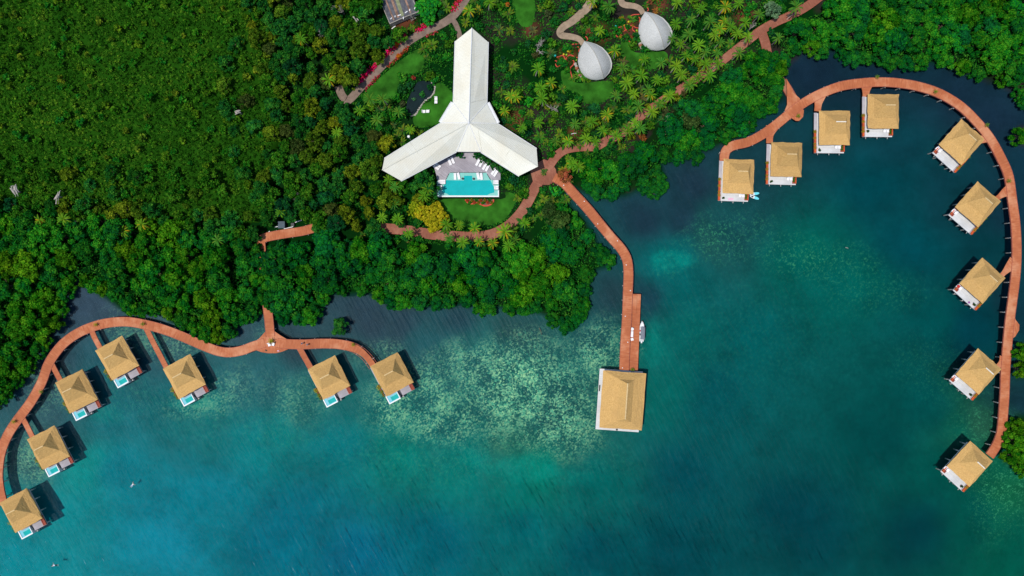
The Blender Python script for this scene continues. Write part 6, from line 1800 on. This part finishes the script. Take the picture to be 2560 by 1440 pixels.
# ------------------------------------------------------------------ labels for the planted things
MARKS = [('the ruined dark-roofed building', 995, 20), ('the tip of the white pavilion', 1180, 70), ('the garden pond', 1050, 245), ('the pavilion hub', 1172, 308), ('the end of the pavilion left wing', 965, 430), ('the end of the pavilion right wing', 1335, 400),
         ('the swimming pool', 1172, 465), ('the golden tree', 1082, 540), ('the lower teardrop hut', 1487, 150), ('the upper teardrop hut', 1639, 76), ('the boardwalk roundabout', 1360, 430), ('the grey utility shed', 703, 562), ('the dome-shaped tree', 812, 608),
         ('the boardwalk platform', 678, 860), ('the topmost western villa', 293, 895), ('the second western villa', 191, 978), ('the villa with paddleboards', 1846, 441), ('the second loop villa', 1966, 399), ('the third loop villa', 2086, 320), ('the top villa of the loop', 2208, 278),
         ('the topmost diagonal villa', 2404, 355), ('the pier bend', 1568, 650), ('the islet mangrove', 848, 818), ('the forked garden boardwalk', 1910, 90), ('the pale stump in the forest', 597, 280), ('the western heap of dead trunks', 40, 478), ('the smaller dead-trunk heap', 148, 492),
         ('the top left corner', 0, 0), ('the top right corner', 2560, 0), ('the western water inlet', 185, 715), ('the olive feathery tree by the pier', 1395, 555), ('the lowest right-hand villa', 2425, 1160), ('the white-ridged diagonal villa', 2446, 929), ('the middle diagonal villa', 2456, 702), ('the feathery olive tree among mangroves', 1728, 305)]
DIRS = ['right of', 'lower right of', 'below', 'lower left of', 'left of', 'upper left of', 'above', 'upper right of']
ORD = ['nearest', 'second nearest', 'third nearest', 'fourth nearest', 'fifth nearest', 'sixth nearest', 'seventh nearest', 'eighth nearest', 'ninth nearest', 'tenth nearest', 'eleventh nearest', 'twelfth nearest']
GN = {'mangrove tree': 'mangroves along the shore', 'jungle tree': 'jungle trees between forest and resort', 'forest tree': 'larger crowns in the dense forest', 'palm tree': 'coconut palms of the resort garden', 'shrub': 'shrubs of the resort garden'}
bucket = {}
for rec in PLACED:
    o, kind, px, py, look = rec
    m = min(MARKS, key=lambda m: (m[1] - px) ** 2 + (m[2] - py) ** 2)
    a = math.atan2(py - m[2], px - m[1]); di = int(round(a / (math.pi / 4))) % 8
    bucket.setdefault((kind, look, m[0], di), []).append((math.hypot(px - m[1], py - m[2]), o))
for (kind, look, mk, di), L in bucket.items():
    L.sort(key=lambda q: q[0])
    for i, (dd, o) in enumerate(L):
        o['label'] = f'{look} {kind} {DIRS[di]} {mk}' + ('' if len(L) == 1 else f', {ORD[min(i, 11)]}')
        o['group'] = GN[kind]

# ------------------------------------------------------------------ light, sky, camera
sun_dir = Vector((-0.31, -0.12, 1.0)).normalized()        # towards the sun
elev = math.asin(sun_dir.z)
sun = bpy.data.lights.new('sun', 'SUN'); sun.energy = 3.2; sun.angle = R(0.8); sun.color = (1.0, 0.955, 0.88)
so = bpy.data.objects.new('sun', sun); COL.objects.link(so)
so.rotation_euler = sun_dir.to_track_quat('Z', 'Y').to_euler(); so.location = (-60, -10, 260)
world = bpy.data.worlds.new('World'); scene.world = world; world.use_nodes = True
nt = world.node_tree
sky = nt.nodes.new('ShaderNodeTexSky'); sky.sky_type = 'NISHITA'; sky.sun_disc = False
sky.sun_elevation = elev; sky.sun_rotation = math.atan2(sun_dir.x, sun_dir.y); sky.altitude = 10; sky.air_density = 1.0; sky.dust_density = 0.6; sky.ozone_density = 1.0
bg = nt.nodes['Background']; bg.inputs['Strength'].default_value = 0.115
nt.links.new(sky.outputs[0], bg.inputs['Color'])
cam = bpy.data.cameras.new('camera'); cam.sensor_width = 36; cam.lens = 24; cam.clip_start = 1; cam.clip_end = 6000
co = bpy.data.objects.new('camera', cam); COL.objects.link(co); co.location = (0, 0, H); co.rotation_euler = (0, 0, 0)
scene.camera = co
scene.view_settings.view_transform = 'Standard'; scene.view_settings.look = 'None'; scene.view_settings.exposure = 0; scene.view_settings.gamma = 1
scene.render.engine = 'CYCLES'
scene.cycles.max_bounces = 5; scene.cycles.diffuse_bounces = 2; scene.cycles.glossy_bounces = 2; scene.cycles.transparent_max_bounces = 8; scene.cycles.transmission_bounces = 1
scene.cycles.use_denoising = True
